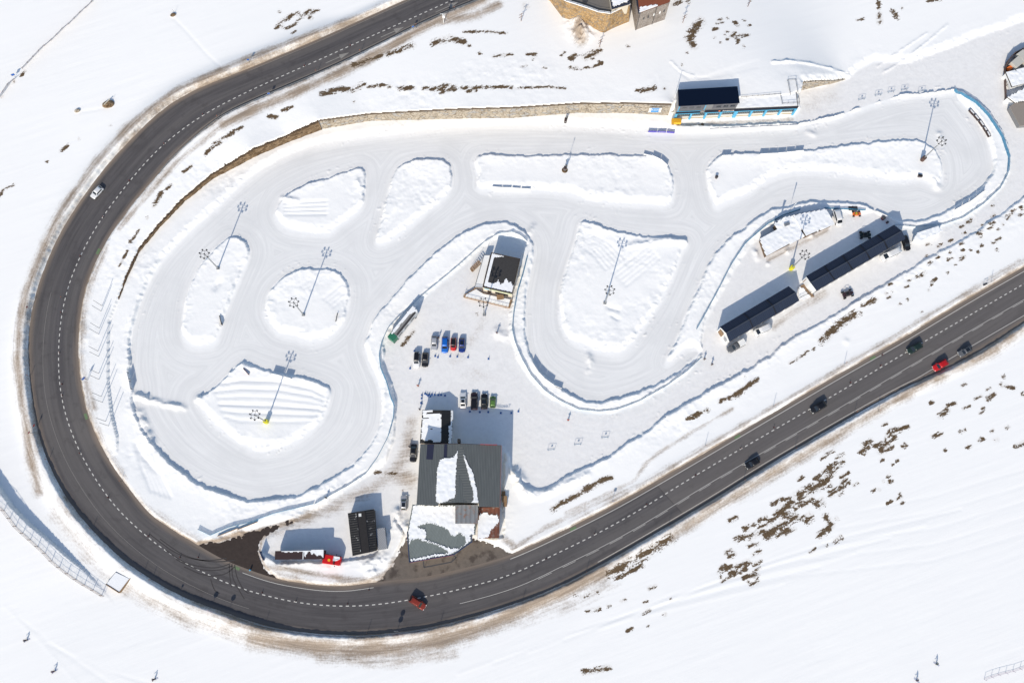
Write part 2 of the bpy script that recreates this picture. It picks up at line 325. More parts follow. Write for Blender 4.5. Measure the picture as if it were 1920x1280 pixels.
EARTH = [([(527,44),(545,32),(560,27)],3.5),([(520,53),(530,51)],3.5),([(565,34),(590,24)],3),([(662,125),(690,114),(715,107)],4),([(728,104),(775,87)],4.5),([(812,83),(843,74),(870,80)],5),([(880,88)],2.5),([(900,102)],2.5),
 ([(925,108),(960,104)],2),([(870,62),(910,61),(950,65)],1.6),([(604,178),(620,174),(640,168),(662,171),(676,163)],4.5),([(690,165),(720,162)],2.2),([(747,167),(775,167)],3),([(795,168),(822,168)],3.4),([(830,173),(853,166)],4.2),
 ([(865,167),(905,166),(960,165)],2.2),([(960,168),(985,166),(1025,165),(1060,168)],1.5),([(506,221),(520,221)],3.2),([(530,209),(550,202)],2),([(664,193)],2),([(455,240),(440,248)],2.2),([(437,250),(405,272)],4.5),([(405,272),(385,290)],3),([(360,312),(345,325)],2),
 ([(322,348),(315,355)],2.2),([(303,363),(290,387)],3.2),([(277,410)],2),([(262,432),(245,455)],1.5),([(240,472),(225,500)],1),([(150,262)],1.5),([(128,275),(116,284)],2),([(90,305)],1.5),([(28,348),(8,357),(0,370)],1.8),([(208,237)],1.5),
 ([(48,136),(41,143)],2.5),([(28,155)],1.8),([(5,183)],2),([(1314,42),(1300,58),(1290,74),(1300,88)],7),([(1287,101)],2),([(1350,43)],2.2),([(1363,36)],1.6),([(1335,57)],1.6),([(1370,70),(1402,68)],2.6),([(1382,80)],2),([(1393,88)],1.8),
 ([(1070,112),(1078,106)],3.6),([(1097,110),(1122,97)],5),([(1068,129),(1082,129)],2),([(988,104),(1006,102)],1.6),([(1178,89)],2.2),([(1196,172),(1212,171),(1228,167)],4),([(1245,168)],2.6),([(1262,10),(1275,5)],4),([(1290,6)],4),([(1278,124)],1.4),
 ([(1646,4),(1646,18)],3),([(1648,30),(1648,44)],4.6),([(1674,24),(1680,33)],4.4),([(1690,18)],2),([(1738,4),(1762,1)],2.6),([(1605,40),(1618,38)],1),([(1894,400),(1886,410)],3.2),([(1912,392)],3),([(1878,422)],2),([(1835,438)],1.6),([(1838,461)],2.6),
 ([(1780,475)],2),([(1806,482),(1798,488)],2.6),([(1832,473)],2.4),([(1775,486)],1.4),([(1818,470)],1.3),([(1790,497)],1.4),([(1615,574),(1642,563)],3.2),([(1612,588)],2.4),([(1540,640),(1570,610),(1602,590)],6),([(1525,655)],2),([(1718,520)],2.2),([(1745,535)],1.8),([(1740,545)],1.6),([(1700,562)],1.4),
 ([(1775,512)],1.6),([(1480,681),(1505,667),(1514,659)],1.6),([(1350,752),(1380,740),(1395,728),(1418,713)],3.4),([(1287,787),(1310,775),(1326,769)],2.4),([(1035,955),(1060,940),(1095,920),(1130,900),(1146,896)],3.6),([(1395,708)],1.6),
 ([(1142,1075),(1200,1044),(1257,1008)],7),([(1155,1084),(1205,1060)],2.2),([(1217,1103),(1228,1099)],2.4),([(1257,1122)],1.2),([(1175,1183),(1185,1177)],1.5),([(1205,1150),(1218,1142)],1.4),([(1100,1146),(1124,1140)],1.8),([(1095,1118),(1105,1114)],1.4),
 ([(1092,1259),(1115,1256),(1142,1251)],3),([(1366,976),(1380,969)],2.6),([(1495,930),(1525,915),(1545,903),(1558,880)],7),([(1580,866),(1575,872)],3),([(1458,965),(1482,940)],6),([(1380,1010),(1410,1003),(1432,995)],4),([(1395,990),(1412,983)],2.4),
 ([(1440,1003),(1462,985),(1490,968)],6.5),([(1422,976),(1436,970)],2.6),([(1512,975),(1518,968)],6),([(1548,968),(1557,985),(1535,1003)],4.4),([(1567,972)],2.4),([(1563,1016),(1575,1006)],2.4),([(1548,1022)],1.8),([(1527,1028),(1517,1035)],1.4),([(1579,1010)],1.5),
 ([(1366,1044),(1376,1038)],2.6),([(1350,1065),(1360,1060)],2.4),([(1380,1063),(1402,1053)],4),([(1402,1090)],2.4),([(1350,1082)],1.4),([(1385,1072)],1.6),([(1556,926),(1566,920)],4),([(1575,918),(1590,905)],2.8),([(1573,929)],1.8),([(1583,899)],2.4),
 ([(1668,808),(1688,805)],3.4),([(1618,834),(1632,828)],4),([(1650,846),(1662,830)],5),([(1675,820)],1.4),([(1568,858),(1580,852)],2.4),([(1761,779),(1775,768)],4),([(1775,760),(1790,757)],2),([(1748,819),(1762,813)],3.2),([(1850,748),(1862,740)],4),([(1875,722),(1900,729)],2.6),([(1842,765)],2),
 ([(1812,839),(1818,836)],2),([(1902,838),(1919,829)],2.6),([(1640,917),(1634,922)],1.5),([(1655,902)],1.2),([(1648,918)],1.3),([(1880,707)],2.6),([(1915,740)],2.6),([(755,647),(764,636),(767,632)],2.4),([(772,625),(776,621)],2.4),
 ([(1295,238),(1318,234)],2.4),([(895,590)],2),([(704,885),(742,887)],2),([(755,920)],1.5)]
DIRT = [([(372,1018),(410,1013),(450,999),(495,1003)],6,1.1),([(440,1008),(480,998),(530,983),(580,966)],7,1.0),([(492,1010),(486,1035),(498,1062),(522,1086)],4,.9),([(735,1062),(712,1088)],6,.9),([(690,1093),(600,1096),(520,1083)],4,.75),([(800,-10),(745,12),(600,66),(470,113),(330,177),(240,246),(180,312),(118,397),(85,470),(55,545),(42,600),(38,680),(44,740),(54,800),(62,860),(75,920)],13,.78),([(100,965),(150,1020),(200,1080)],20,.40),
 ([(240,1105),(350,1160),(420,1182),(480,1200)],17,.55),([(475,1196),(560,1208),(650,1218),(740,1217),(830,1200),(930,1165),(1000,1130),(1080,1095),(1130,1070)],20,.95),([(600,1232),(740,1240),(850,1222)],14,.62),([(960,1160),(1060,1135),(1150,1090)],18,.45),
 ([(905,4),(800,50),(690,112),(600,157),(490,202),(420,235)],13,.92),([(420,235),(330,307),(260,388),(225,430)],8,.62),([(830,42),(890,32),(935,12)],12,.85),([(200,462),(170,532),(156,600),(154,680),(168,770),(195,840),(240,912),(300,985),(350,1012)],11,.58),([(166,720),(178,765)],8,.7),
 ([(1260,1005),(1300,978),(1440,892),(1560,822),(1650,765),(1760,703),(1865,655)],14,.78),([(960,1030),(1020,990),(1100,952),(1200,908),(1247,882),(1440,768),(1560,700),(1680,628),(1800,556),(1910,490)],6,.62),
 ([(1372,767),(1300,808),(1235,848),(1208,872),(1190,900),(1140,925),(1060,962)],5,.62),([(772,790),(764,840),(740,885),(690,920),(600,960),(500,1000),(430,1022)],16,.60),([(745,890),(770,900)],20,.62),([(765,830),(760,860)],12,.62),
 ([(500,1062),(560,1070),(640,1084),(690,1088),(725,1075)],7,.75),([(510,1035),(530,1050),(620,1062)],4,.5),([(1085,40),(1082,60),(1090,76)],16,.9),([(985,14)],10,.5),([(1450,612),(1490,585),(1525,565),(1545,550)],10,.52),([(1440,488),(1500,458),(1550,432)],5,.62),
 ([(1290,233),(1350,231),(1485,224)],6,.55),([(1520,200),(1560,185)],24,.28),([(740,1050),(730,1068)],8,.7),([(945,1010),(960,1020)],8,.7),([(55,810),(60,900)],10,.45),([(255,730),(250,700)],3,.3),([(820,628),(850,612),(880,600)],12,.3),([(905,600),(850,690),(930,710)],22,.26)]
FURROW = []
for k in range(6): FURROW.append(([(398+5*k,722+12*k),(450,714+15*k),(520,716+15*k),(585,730+12*k),(608,742+9*k)],1.6,-.24+.06*(k % 3)))
for k in range(6): FURROW.append(([(1078+4*k,455-4*k),(1110+6*k,475-4*k),(1135+7*k,505-4*k)],1.0,-.15))
for k in range(5): FURROW.append(([(1150+6*k,512+6*k),(1195+4*k,478+7*k),(1215+5*k,462+6*k)],1.0,-.14))
for k in range(4): FURROW.append(([(535,382+7*k),(612,378+8*k)],1.2,-.2))
for k in range(4): FURROW.append(([(608+6*k,560+5*k),(640+2*k,535+8*k)],1.0,-.15))
for k in range(3): FURROW.append(([(720,435-7*k),(750,400-6*k)],1.0,-.14))
for k in range(5): FURROW.append(([(255+5*k,830+8*k),(265+9*k,870+5*k),(285+9*k,920+3*k)],1.2,-.2))
HUMP = [([(1448,119),(1480,117),(1520,122),(1560,132),(1592,143)],2.5,.55),([(1655,137),(1700,110),(1740,78),(1775,48)],1.6,.3),([(1645,125),(1690,95),(1735,65)],1.4,.25),([(1258,118),(1275,135),(1300,145)],1.6,.3),([(257,741),(275,746)],5,.9),([(275,748),(310,757),(345,764)],5,.6),([(373,748)],6,1.0),([(1105,668),(1107,682),(1104,694)],6,.45),([(1000,424),(994,436)],5,.5),([(1752,338),(1757,352)],7,.4),([(1760,252),(1765,262)],6,.4),([(1515,248),(1526,252)],5,.3),
        ([(1085,45),(1090,60)],18,2.2),([(1180,462),(1245,452),(1282,452)],5,.45),([(262,775),(285,830)],7,.6),([(975,905),(990,925),(965,885)],9,1.0),([(1010,930),(1100,890)],6,.5),([(1715,437),(1748,429)],5,.0),
        ([(530,372),(560,378)],4,.5),([(470,690),(455,685)],5,.5),([(1140,575),(1160,582)],4,-.35),([(1147,592),(1160,600)],3,-.3),([(412,530),(405,540)],6,-.4),([(670,340),(676,352)],4,.4),([(930,624),(950,630)],9,.35),([(760,985),(745,960)],8,.7),([(700,1075),(690,1060),(720,1045)],10,.7),
        ([(1440,495)],4,.5),([(1475,470)],5,.6),([(1520,443)],5,.6),([(1556,424)],3,.4),([(1415,470),(1420,485)],4,.5),([(1585,640)],6,.2),([(640,915),(500,950)],8,.15),([(207,197)],5,.3),([(147,210)],3,.3),([(326,31)],3,.3)]
for k in range(0, 16, 3):
    x_ = 1000+k*22; FURROW.append(([(x_-140,1262-7*k),(x_+60,1190-8*k),(x_+260,1140-9*k),(x_+470,1090-9*k)],1.1,-.05 if k % 2 else .04))
for k in range(0, 10, 3): FURROW.append(([(10+9*k,1135+8*k),(80+14*k,1205+6*k),(150+24*k,1285+2*k)],1.0,-.03 if k % 2 else .02))
for k in range(5): FURROW.append(([(1600-30*k,960+30*k),(1750,930+30*k),(1920,880+30*k)],1.4,-.03))
FURROW += [([(328,38),(350,60),(390,105),(415,128)],.8,-.06),([(147,213),(180,208),(205,203)],1.2,-.06),([(560,285),(700,262),(900,242)],1.5,.15)]
for k in range(4): FURROW.append(([(1262+4*k,122+5*k),(1285+4*k,143+4*k),(1330,150-2*k),(1420,128-4*k)],1.0,-.05))
_r = random.Random(23)
for n_, (x0_, x1_, y0_, y1_), (l0, l1), (h0, h1), sl_ in ((34, (1385,1590,875,1035), (4,24), (.9,2.6), -.62), (14, (1605,1700,790,862), (3,16), (1.0,2.8), -.55), (38, (1640,1915,385,580), (1,9), (.8,2.0), -.5), (16, (1338,1412,1030,1098), (3,18), (1.0,2.6), -.5),
     (12, (1560,1700,860,960), (1,10), (.8,1.8), -.55), (18, (1335,1410,35,92), (1,8), (.9,2.2), -.2), (16, (960,1130,98,135), (1,8), (.7,1.8), -.05), (13, (505,600,15,70), (1,10), (.9,2.2), -.6), (16, (620,960,160,178), (2,12), (.9,2.2), .0), (13, (1690,1910,700,850), (1,12), (.9,2.2), -.5), (9, (1000,1260,1090,1190), (1,8), (.7,1.6), -.4)):
    for _ in range(n_):
        x_, y_ = _r.uniform(x0_, x1_), _r.uniform(y0_, y1_)
        if x1_-x0_ > 150 and y1_ - y0_ > 150 and n_ in (34, 38):        # keep to the diagonal of the patch
            t_ = (x_-x0_)/(x1_-x0_); y_ = y1_-(y1_-y0_)*t_+_r.gauss(0, 24)
        l_ = _r.uniform(l0, l1); EARTH.append(([(x_, y_), (x_+l_, y_+l_*sl_)], _r.uniform(h0, h1)))
EARTH = [(p_, h_*.76) for p_, h_ in EARTH]
earth_f = strokes(EARTH); dirt_f = strokes(DIRT, fn='gauss'); fur_f = np.zeros(CX.shape)
for pts, hw, a in FURROW: fur_f += strokes([(pts, max(hw*1.6, 2.9), 1)], fn='gauss')*a
hump_f = np.zeros(CX.shape)
for pts, hw, a in HUMP: hump_f += strokes([(pts, hw, 1)], fn='gauss')*a
gx_, gy_ = np.gradient(np.minimum(strack, spad), CS)
# ---- fine grid
FS = 0.27
ux = np.arange(X0+8, X1-8, FS); uy = np.arange(Y0+8, Y1-8, FS)
g = np.cumsum(FS*1.45**np.arange(1, 21)); g = g[g < 2600]
ax = np.r_[(ux[0]-g)[::-1], ux, ux[-1]+g]; ay = np.r_[(uy[0]-g)[::-1], uy, uy[-1]+g]
NX, NY = len(ax), len(ay); GX, GY = np.meshgrid(ax, ay, indexing='ij')
ti = np.clip((ax-X0)/CS, 0, len(cx)-1.001); tj = np.clip((ay-Y0)/CS, 0, len(cy)-1.001)
i_, j_ = ti.astype(int), tj.astype(int); fi, fj = (ti-i_)[:, None], (tj-j_)[None, :]
def up(f):
    a = f[np.ix_(i_, j_)]; b = f[np.ix_(i_+1, j_)]; c = f[np.ix_(i_, j_+1)]; d = f[np.ix_(i_+1, j_+1)]
    return (a*(1-fi)+b*fi)*(1-fj)+(c*(1-fi)+d*fi)*fj
z = BZ(GX, GY)
T_, PD, RD, RA, D1f, ISf = up(strack), up(spad), up(sroad), up(sasph), up(sd1), up(isl)
n1, n2, n3 = fbm(GX, GY, 1.6, 3), fbm(GX, GY, 7.0, 3), fbm(GX, GY, .8, 2)
edge = n1*.55+n3*.3
DR = np.minimum(T_, PD); outd = DR+edge*.85+n2*.45
gy2 = up(gy_); w = .35+2.6*np.clip(gy2, 0, 1)
osd = up(outer_side.astype(float))
rough = np.clip(1.15-np.clip(RD*0+np.where(D1f > 10, (D1f-10)/12, 0), 0, .85), .28, 1.0)
rough = rough*np.clip(.42+fbm(GX+33, GY, 13, 2)*2.0, .2, 1.05)
amp = .52+.30*np.exp(-np.clip(outd, 0, 9)/2.2)+n2*.40*np.exp(-np.clip(outd, 0, 40)/3.0)
amp = np.where((ISf < 0) & (D1f < 0), amp*.86, amp)
dep = amp*ss(outd/w)
dep *= ss((RA+edge*.5-.05)/.65)
left = ss((-52-GX)/12.0)
dep += np.where(osd > .5, (.70+.45*left), .12)*ss((RA+edge*.4-.1)/.7)*np.exp(-(np.clip(RA-.8, 0, 99)/(1.6+1.5*left))**2)
off = np.clip(outd/1.2, 0, 1)*np.clip(RA/1.0, 0, 1)
a30 = math.radians(22); U_ = GX*math.cos(a30)+GY*math.sin(a30); V_ = -GX*math.sin(a30)+GY*math.cos(a30)
ski = fbm(U_*.09, V_, 1.3, 3)
far = np.clip((D1f-14)/14, 0, 1)
dep += off*(n2*.20*rough*(1-far*.85)+n1*.125*rough*(1-far*.85)+n3*.075*rough*(1-far*.8))+off*far*(ski*.022+fbm(GX, GY, 30, 2)*.14)
dep += off*np.clip(n3-.06, 0, 1)*.65*np.exp(-np.clip(outd, 0, 20)/1.3)
clod = np.clip(vnoise(GX/.55, GY/.55)-.33, 0, 1)*np.clip(fbm(GX, GY, 9, 2)+.12, 0, 1)*4
dep += clod*np.exp(-np.clip(np.abs(DR+1.0)-.6, 0, 20)/1.0)*(RA > .5)*.9
intr = np.where(DR < 0, 1.0, 0.0)
lane_n = fbm(T_*1.0, GX*.05+GY*.04, .7, 2)
dep += intr*(lane_n*.018+n1*.012)+np.where(PD < 0, n3*.016+n1*.022, 0)
dep += up(fur_f)*off+up(hump_f)*np.clip((RA+.5)/1.0, 0, 1)*(1+n1*1.1+n3*.5)
z = z+dep
RA2 = np.where(RD > .4, RA+edge*1.3+n3*.5+.35, RA)
z = np.where(RA2 < 0, BZ(GX, GY)-.14*np.clip(-RA2/.3, 0, 1), z)
vid = np.arange(NX*NY).reshape(NX, NY)
co = np.stack([GX, GY, z], -1).reshape(-1, 3).astype(np.float32)
quad = np.stack([vid[:-1, :-1], vid[1:, :-1], vid[1:, 1:], vid[:-1, 1:]], -1).reshape(-1, 4)
me = bpy.data.meshes.new('snowy_ground'); me.vertices.add(len(co)); me.vertices.foreach_set('co', co.ravel())
me.loops.add(quad.size); me.loops.foreach_set('vertex_index', quad.ravel().astype(np.int32))
me.polygons.add(len(quad)); me.polygons.foreach_set('loop_start', np.arange(0, quad.size, 4, dtype=np.int32))
me.polygons.foreach_set('use_smooth', np.ones(len(quad), bool)); me.update(calc_edges=True)
def putattr(name, f):
    a = me.attributes.new(name, 'FLOAT', 'POINT'); a.data.foreach_set('value', np.asarray(f, np.float32).ravel())
putattr('track', ss((-T_+edge*.8+.25)/(.9+2.2*np.clip(gy2, 0, 1)))); putattr('farf', np.clip(far+.0, 0, 1)); putattr('rd', np.clip(RD, -5, 40)); putattr('pad', ss(.5-(PD+edge*.3)/1.0)*(1-ss(.5-T_/.8)))
arcn = np.clip(.78+fbm(GX, GY, 22, 2)*1.1+fbm(GX, GY, 5, 2)*.5, .1, 1)
auto = np.where(osd > .5, .80, .58)*arcn*np.exp(-(np.clip(RD-.9, 0, 99)/np.where(osd > .5, 2.4, 1.7))**2)*(RD > -.2)
auto = np.maximum(auto, .9*np.exp(-(np.clip(RD-.15, 0, 99)/.45)**2)*(RD > -.3)*np.clip(arcn+.2, 0, 1))
putattr('dirt', np.maximum(up(dirt_f), auto)); putattr('earth', up(earth_f)); putattr('dedge', np.clip(T_, -20, 20))
ZG = z
def GZ(x, y):
    """ground height incl. snow (bilinear)"""
    a = np.clip(np.searchsorted(ax, x)-1, 0, NX-2); b = np.clip(np.searchsorted(ay, y)-1, 0, NY-2)
    s = (x-ax[a])/(ax[a+1]-ax[a]); t = (y-ay[b])/(ay[b+1]-ay[b])
    return float((ZG[a, b]*(1-s)+ZG[a+1, b]*s)*(1-t)+(ZG[a, b+1]*(1-s)+ZG[a+1, b+1]*s)*t)
def S(u, v, dz=0.0):
    """point on the snow seen at pixel u, v"""
    zz = 0.0
    for _ in range(8):
        p = P(u, v, zz); zz = .5*zz+.5*GZ(p[0], p[1])
    p = P(u, v, zz); return np.array([p[0], p[1], GZ(p[0], p[1])+dz])
m = NT('snow_and_earth')
px, py, pz = m.sep(m.pos)
a1 = m.noise(.25, 5); a2 = m.noise(1.6, 6, rough=.65); a3 = m.noise(6.0, 5, rough=.7)
snow = m.mix(a1, (.918,.908,.890), (.936,.926,.908))
st = m.noise(1.0, 5, m.comb(m.math('MULTIPLY', m.attr('dedge'), 1.5), m.math('MULTIPLY', px, .05), m.math('MULTIPLY', py, .05)), rough=.7)
trk = m.mix(m.smooth(st, .3, .72), (.735,.73,.722), (.84,.832,.818))
trk = m.mix(m.smooth(m.noise(.07, 3), .45, .7, 0, .55), trk, (.70,.695,.688))
col = m.mix(m.math('MULTIPLY', m.attr('track'), .95), snow, trk)
pst = m.noise(.5, 7, rough=.72, dist=1.5)
pcol = m.mix(m.smooth(pst, .35, .7), (.84,.826,.812), (.775,.76,.747))
pcol = m.mix(m.smooth(m.noise(2.6, 7, rough=.8), .62, .78, 0, .5), pcol, (.42,.34,.28))
col = m.mix(m.math('MULTIPLY', m.attr('pad'), .92), col, pcol)
rs = m.noise(1.0, 6, m.comb(m.math('MULTIPLY', m.attr('rd'), 1.6), m.math('MULTIPLY', px, .10), m.math('MULTIPLY', py, .10)), rough=.7)
nz = m.math('ADD', m.math('ADD', m.math('MULTIPLY', a2, .35), m.math('MULTIPLY', a3, .25)), m.math('MULTIPLY', rs, .40))
dn = m.math('ADD', m.math('MULTIPLY', m.attr('dirt'), 1.02), m.math('MULTIPLY', m.math('SUBTRACT', nz, .5), 2.0))
dn = m.math('ADD', dn, m.math('MULTIPLY', m.math('SUBTRACT', m.noise(.16, 4), .5), .8))
df = m.math('MULTIPLY', m.smooth(dn, .15, 1.0, 0, .93), m.smooth(m.attr('dirt'), .02, .25))
dcol = m.mix(m.smooth(m.math('ADD', m.math('MULTIPLY', rs, .6), m.math('MULTIPLY', a3, .4)), .36, .62), (.46,.35,.25), (.22,.16,.11))
col = m.mix(df, col, dcol)
en = m.math('ADD', m.math('MULTIPLY', m.attr('earth'), .80), m.math('ADD', m.math('MULTIPLY', m.math('SUBTRACT', m.noise(1.0, 8, m.comb(m.math('ADD', m.math('MULTIPLY', px, .24), m.math('MULTIPLY', py, .13)), m.math('SUBTRACT', m.math('MULTIPLY', py, .62), m.math('MULTIPLY', px, .35)), 0.0), rough=.70, dist=.9), .5), 2.3), m.math('MULTIPLY', m.math('SUBTRACT', m.noise(2.3, 5, rough=.7), .5), 1.1)))
col = m.mix(m.math('MULTIPLY', m.smooth(m.attr('earth'), .12, .75, 0, .38), m.smooth(a2, .35, .65)), col, (.42,.34,.26))
ef = m.math('MULTIPLY', m.smooth(en, .46, .57), m.smooth(m.attr('earth'), .03, .2))
ecol = m.mix(m.smooth(m.noise(3.5, 6, rough=.75), .3, .7), (.06,.038,.02), (.18,.122,.068))
col = m.mix(ef, col, ecol)
hb = m.math('ADD', m.math('MULTIPLY', a2, .8), m.math('MULTIPLY', a3, m.math('ADD', .25, m.math('MULTIPLY', ef, 1.2))))
su = m.math('ADD', m.math('MULTIPLY', px, .927), m.math('MULTIPLY', py, .375)); sv = m.math('SUBTRACT', m.math('MULTIPLY', py, .927), m.math('MULTIPLY', px, .375))
wind = m.math('MULTIPLY', m.math('MULTIPLY', m.noise(1.0, 6, m.comb(m.math('MULTIPLY', su, .16), m.math('MULTIPLY', sv, 1.5), 0.0), rough=.68), m.attr('farf')), m.smooth(m.noise(.05, 3), .35, .65, .25, .85))
m.bump(m.math('ADD', wind, m.math('MULTIPLY', m.math('MULTIPLY', hb, m.math('SUBTRACT', 1.0, m.math('MULTIPLY', m.attr('farf'), .90))), m.math('SUBTRACT', 1.0, m.math('ADD', m.math('MULTIPLY', m.attr('track'), .75), m.math('MULTIPLY', m.attr('pad'), .55))))), .42, .09)
m.out(col, .62, 0, .25)
me.materials.append(m.m)
gnd = bpy.data.objects.new('snowy_ground', me); COL.objects.link(gnd); gnd['kind'] = 'structure'
# ================================================================== ROAD
NL = 14
rows = [sO*(1-t)+sI*t for t in np.linspace(0, 1, NL)]
vs = []; zc = BZ(rc[:, 0], rc[:, 1])
kk = np.ones(9)/9; zc = np.convolve(np.pad(zc, 4, 'edge'), kk, 'valid')
for k in range(len(rc)):
    for r in rows: vs.append((r[k][0], r[k][1], bz(r[k][0], r[k][1])))
fs = [(k*NL+i, k*NL+i+1, (k+1)*NL+i+1, (k+1)*NL+i) for k in range(len(rc)-1) for i in range(NL-1)]
rme = mesh('road', vs, fs, True)
uvl = rme.uv_layers.new(name='uv'); lv = np.zeros(len(rme.loops), np.int32); rme.loops.foreach_get('vertex_index', lv)
uvl.data.foreach_set('uv', np.stack([(lv % NL)/(NL-1), (lv//NL)/10.0], 1).astype(np.float32).ravel())
# make it face up
if rme.polygons[0].normal.z < 0: rme.flip_normals()
m = NT('asphalt'); uv = nd(m.t, 'ShaderNodeUVMap', uv_map='uv').outputs[0]; uu, vv, _ = m.sep(uv)
s1 = m.noise(1.0, 6, m.comb(m.math('MULTIPLY', uu, 13), m.math('MULTIPLY', vv, .55), 0.0), rough=.65)
s2 = m.noise(1.0, 4, m.comb(m.math('MULTIPLY', uu, 4.5), m.math('MULTIPLY', vv, .12), 3.0))
gr = m.noise(14, 4, rough=.8)
base = m.mix(m.smooth(s1, .3, .7), (.056,.0525,.0555), (.096,.0895,.0925))
base = m.mix(m.smooth(s2, .42, .66, 0, .6), base, (.140,.129,.123))
base = m.mix(m.math('MULTIPLY', gr, .35), base, (.14,.13,.13))
base = m.mix(m.smooth(m.noise(.35, 5), .52, .72, 0, .4), base, (.055,.050,.051))
_s0 = (float(np.r_[0, np.cumsum(np.hypot(*np.diff(rc, axis=0).T))][np.argmin(np.hypot(*(rc-A(1252,930)[:2]).T))]))/10
base = m.mix(m.smooth(m.math('ADD', vv, m.math('MULTIPLY', uu, .25)), _s0+.12, _s0+.15, 0, .38), base, (.165,.150,.142))
base = m.mix(m.math('MULTIPLY', m.smooth(m.math('ABSOLUTE', m.math('SUBTRACT', m.math('ADD', vv, m.math('MULTIPLY', uu, .25)), _s0+.13)), .0, .025, .5, 0), 1.0), base, (.05,.045,.045))
ed = m.math('ABSOLUTE', m.math('SUBTRACT', uu, .5))
sand = m.math('MULTIPLY', m.smooth(m.math('ADD', ed, m.math('MULTIPLY', m.math('SUBTRACT', s1, .5), .12)), .37, .49), .62)
base = m.mix(sand, base, (.26,.205,.16))
m.bump(gr, .3, .02); m.out(base, .8, 0, .25)
ASPH = m.m; rme.materials.append(ASPH)
road = bpy.data.objects.new('road', rme); COL.objects.link(road); road['kind'] = 'structure'
m = NT('apron_asphalt'); b2 = m.mix(m.noise(.8, 7, rough=.7), (.085,.072,.064), (.21,.175,.145))
b2 = m.mix(m.smooth(m.noise(.3, 5), .5, .65, 0, .8), b2, (.055,.042,.036)); m.bump(m.noise(12, 4), .3, .02); APM = m.out(b2, .75, 0, .3)
def tri_sheet(name, poly, zz, mat):
    from mathutils.geometry import tessellate_polygon
    t = tessellate_polygon([[Vector((x, y, 0)) for x, y in poly]])
    mb = MB(); mb.v = [(x, y, zz) for x, y in poly]; mb.f = [tuple(q) for q in t]
    me_ = mesh(name, mb.v, mb.f)
    o = ob(name, mb, mat)
    for p in o.data.polygons:
        if p.normal.z < 0: o.data.flip_normals(); break
    o['kind'] = 'structure'; return o
m2 = NT('driveway_dirt_asphalt'); b3 = m2.mix(m2.noise(.9, 7, rough=.7), (.022,.016,.015), (.07,.052,.044)); DRM = m2.out(b3, .8, 0, .25)
tri_sheet('forecourt', catmull(aprw[0], 4, True), -.010, APM); tri_sheet('driveway', catmull(aprw[1], 4, True), -.006, DRM)
# ---- painted markings (one sheet each kind, 6 mm above the road)
PAINT = flat('road_paint', (.60,.58,.54), .7, 0, .2, 4)
cum = np.r_[0, np.cumsum(np.hypot(*np.diff(rc, axis=0).T))]
def rp(s, lat):
    """lat: metres from the centre line, + to the inner side"""
    c = np.array([np.interp(s, cum, rc[:, 0]), np.interp(s, cum, rc[:, 1])]); i = int(np.clip(np.searchsorted(cum, s)-1, 5, len(rc)-7))
    d = rc[i+5]-rc[i-5]; d = d/np.hypot(*d); n = np.array([-d[1], d[0]])
    if np.dot(sI[i]-rc[i], n) < 0: n = -n
    q = c+n*lat; return np.array([q[0], q[1], bz(q[0], q[1])])
def line(mb, s0, s1, latf, wid, step=2.0, dz=.007):
    n = max(2, int((s1-s0)/step)+1); ss_ = np.linspace(s0, s1, n); L, Rr = [], []
    for s in ss_:
        l = latf(s) if callable(latf) else latf
        L.append(rp(s, l-wid/2)+[0, 0, dz]); Rr.append(rp(s, l+wid/2)+[0, 0, dz])
    o = len(mb.v); mb.v += [tuple(p) for a, b in zip(L, Rr) for p in (a, b)]
    for k in range(n-1):
        f = (o+2*k, o+2*k+1, o+2*k+3, o+2*k+2)
        a, b, c = (np.array(mb.v[i]) for i in f[:3])
        mb.f.append(f if np.cross(b-a, c-a)[2] > 0 else f[::-1])
total = cum[-1]; mb = MB(); s = 1.0
while s < total-2: line(mb, s, s+.85, 0, .24, 1); s += 1.72
wI = np.hypot(*(sI-rc).T); wO = np.hypot(*(sO-rc).T)
def s_at(u, v):
    q = A(u, v)[:2]; return float(cum[np.argmin(np.hypot(*(rc-q).T))])
sb = s_at(480, 1111)
line(mb, s_at(965,1075), total, lambda s: np.interp(s, cum, wI)-1.15, .15)
line(mb, s_at(445,1090), s_at(700,1134), lambda s: np.interp(s, cum, wI)-1.3, .12)
def lat3(s):
    return -np.interp(s, [s_at(600,1136), s_at(1022,1047), s_at(1192,960), s_at(1435,815), s_at(1730,642), total], [3.6,3.6,3.7,3.7,3.8,3.8])
line(mb, s_at(860,1106), total, lat3, .10); sq = s_at(1000,1060)
while sq < total-4: line(mb, sq, sq+3.8, lambda s: lat3(s)-.32, .09); sq += 7.0
line(mb, s_at(1100,1010), total, lambda s: -min(np.interp(s, cum, wO)-.9, 7.6), .13)
structure('lane_marking', mb, PAINT); mb = MB()
line(mb, 2, s_at(480,165), lambda s: -np.interp(s, cum, wO)+.8, .10); line(mb, 2, s_at(300,280), lambda s: np.interp(s, cum, wI)-.75, .10)
line(mb, s_at(122,555), s_at(480,1111), lambda s: -4.3, .07)
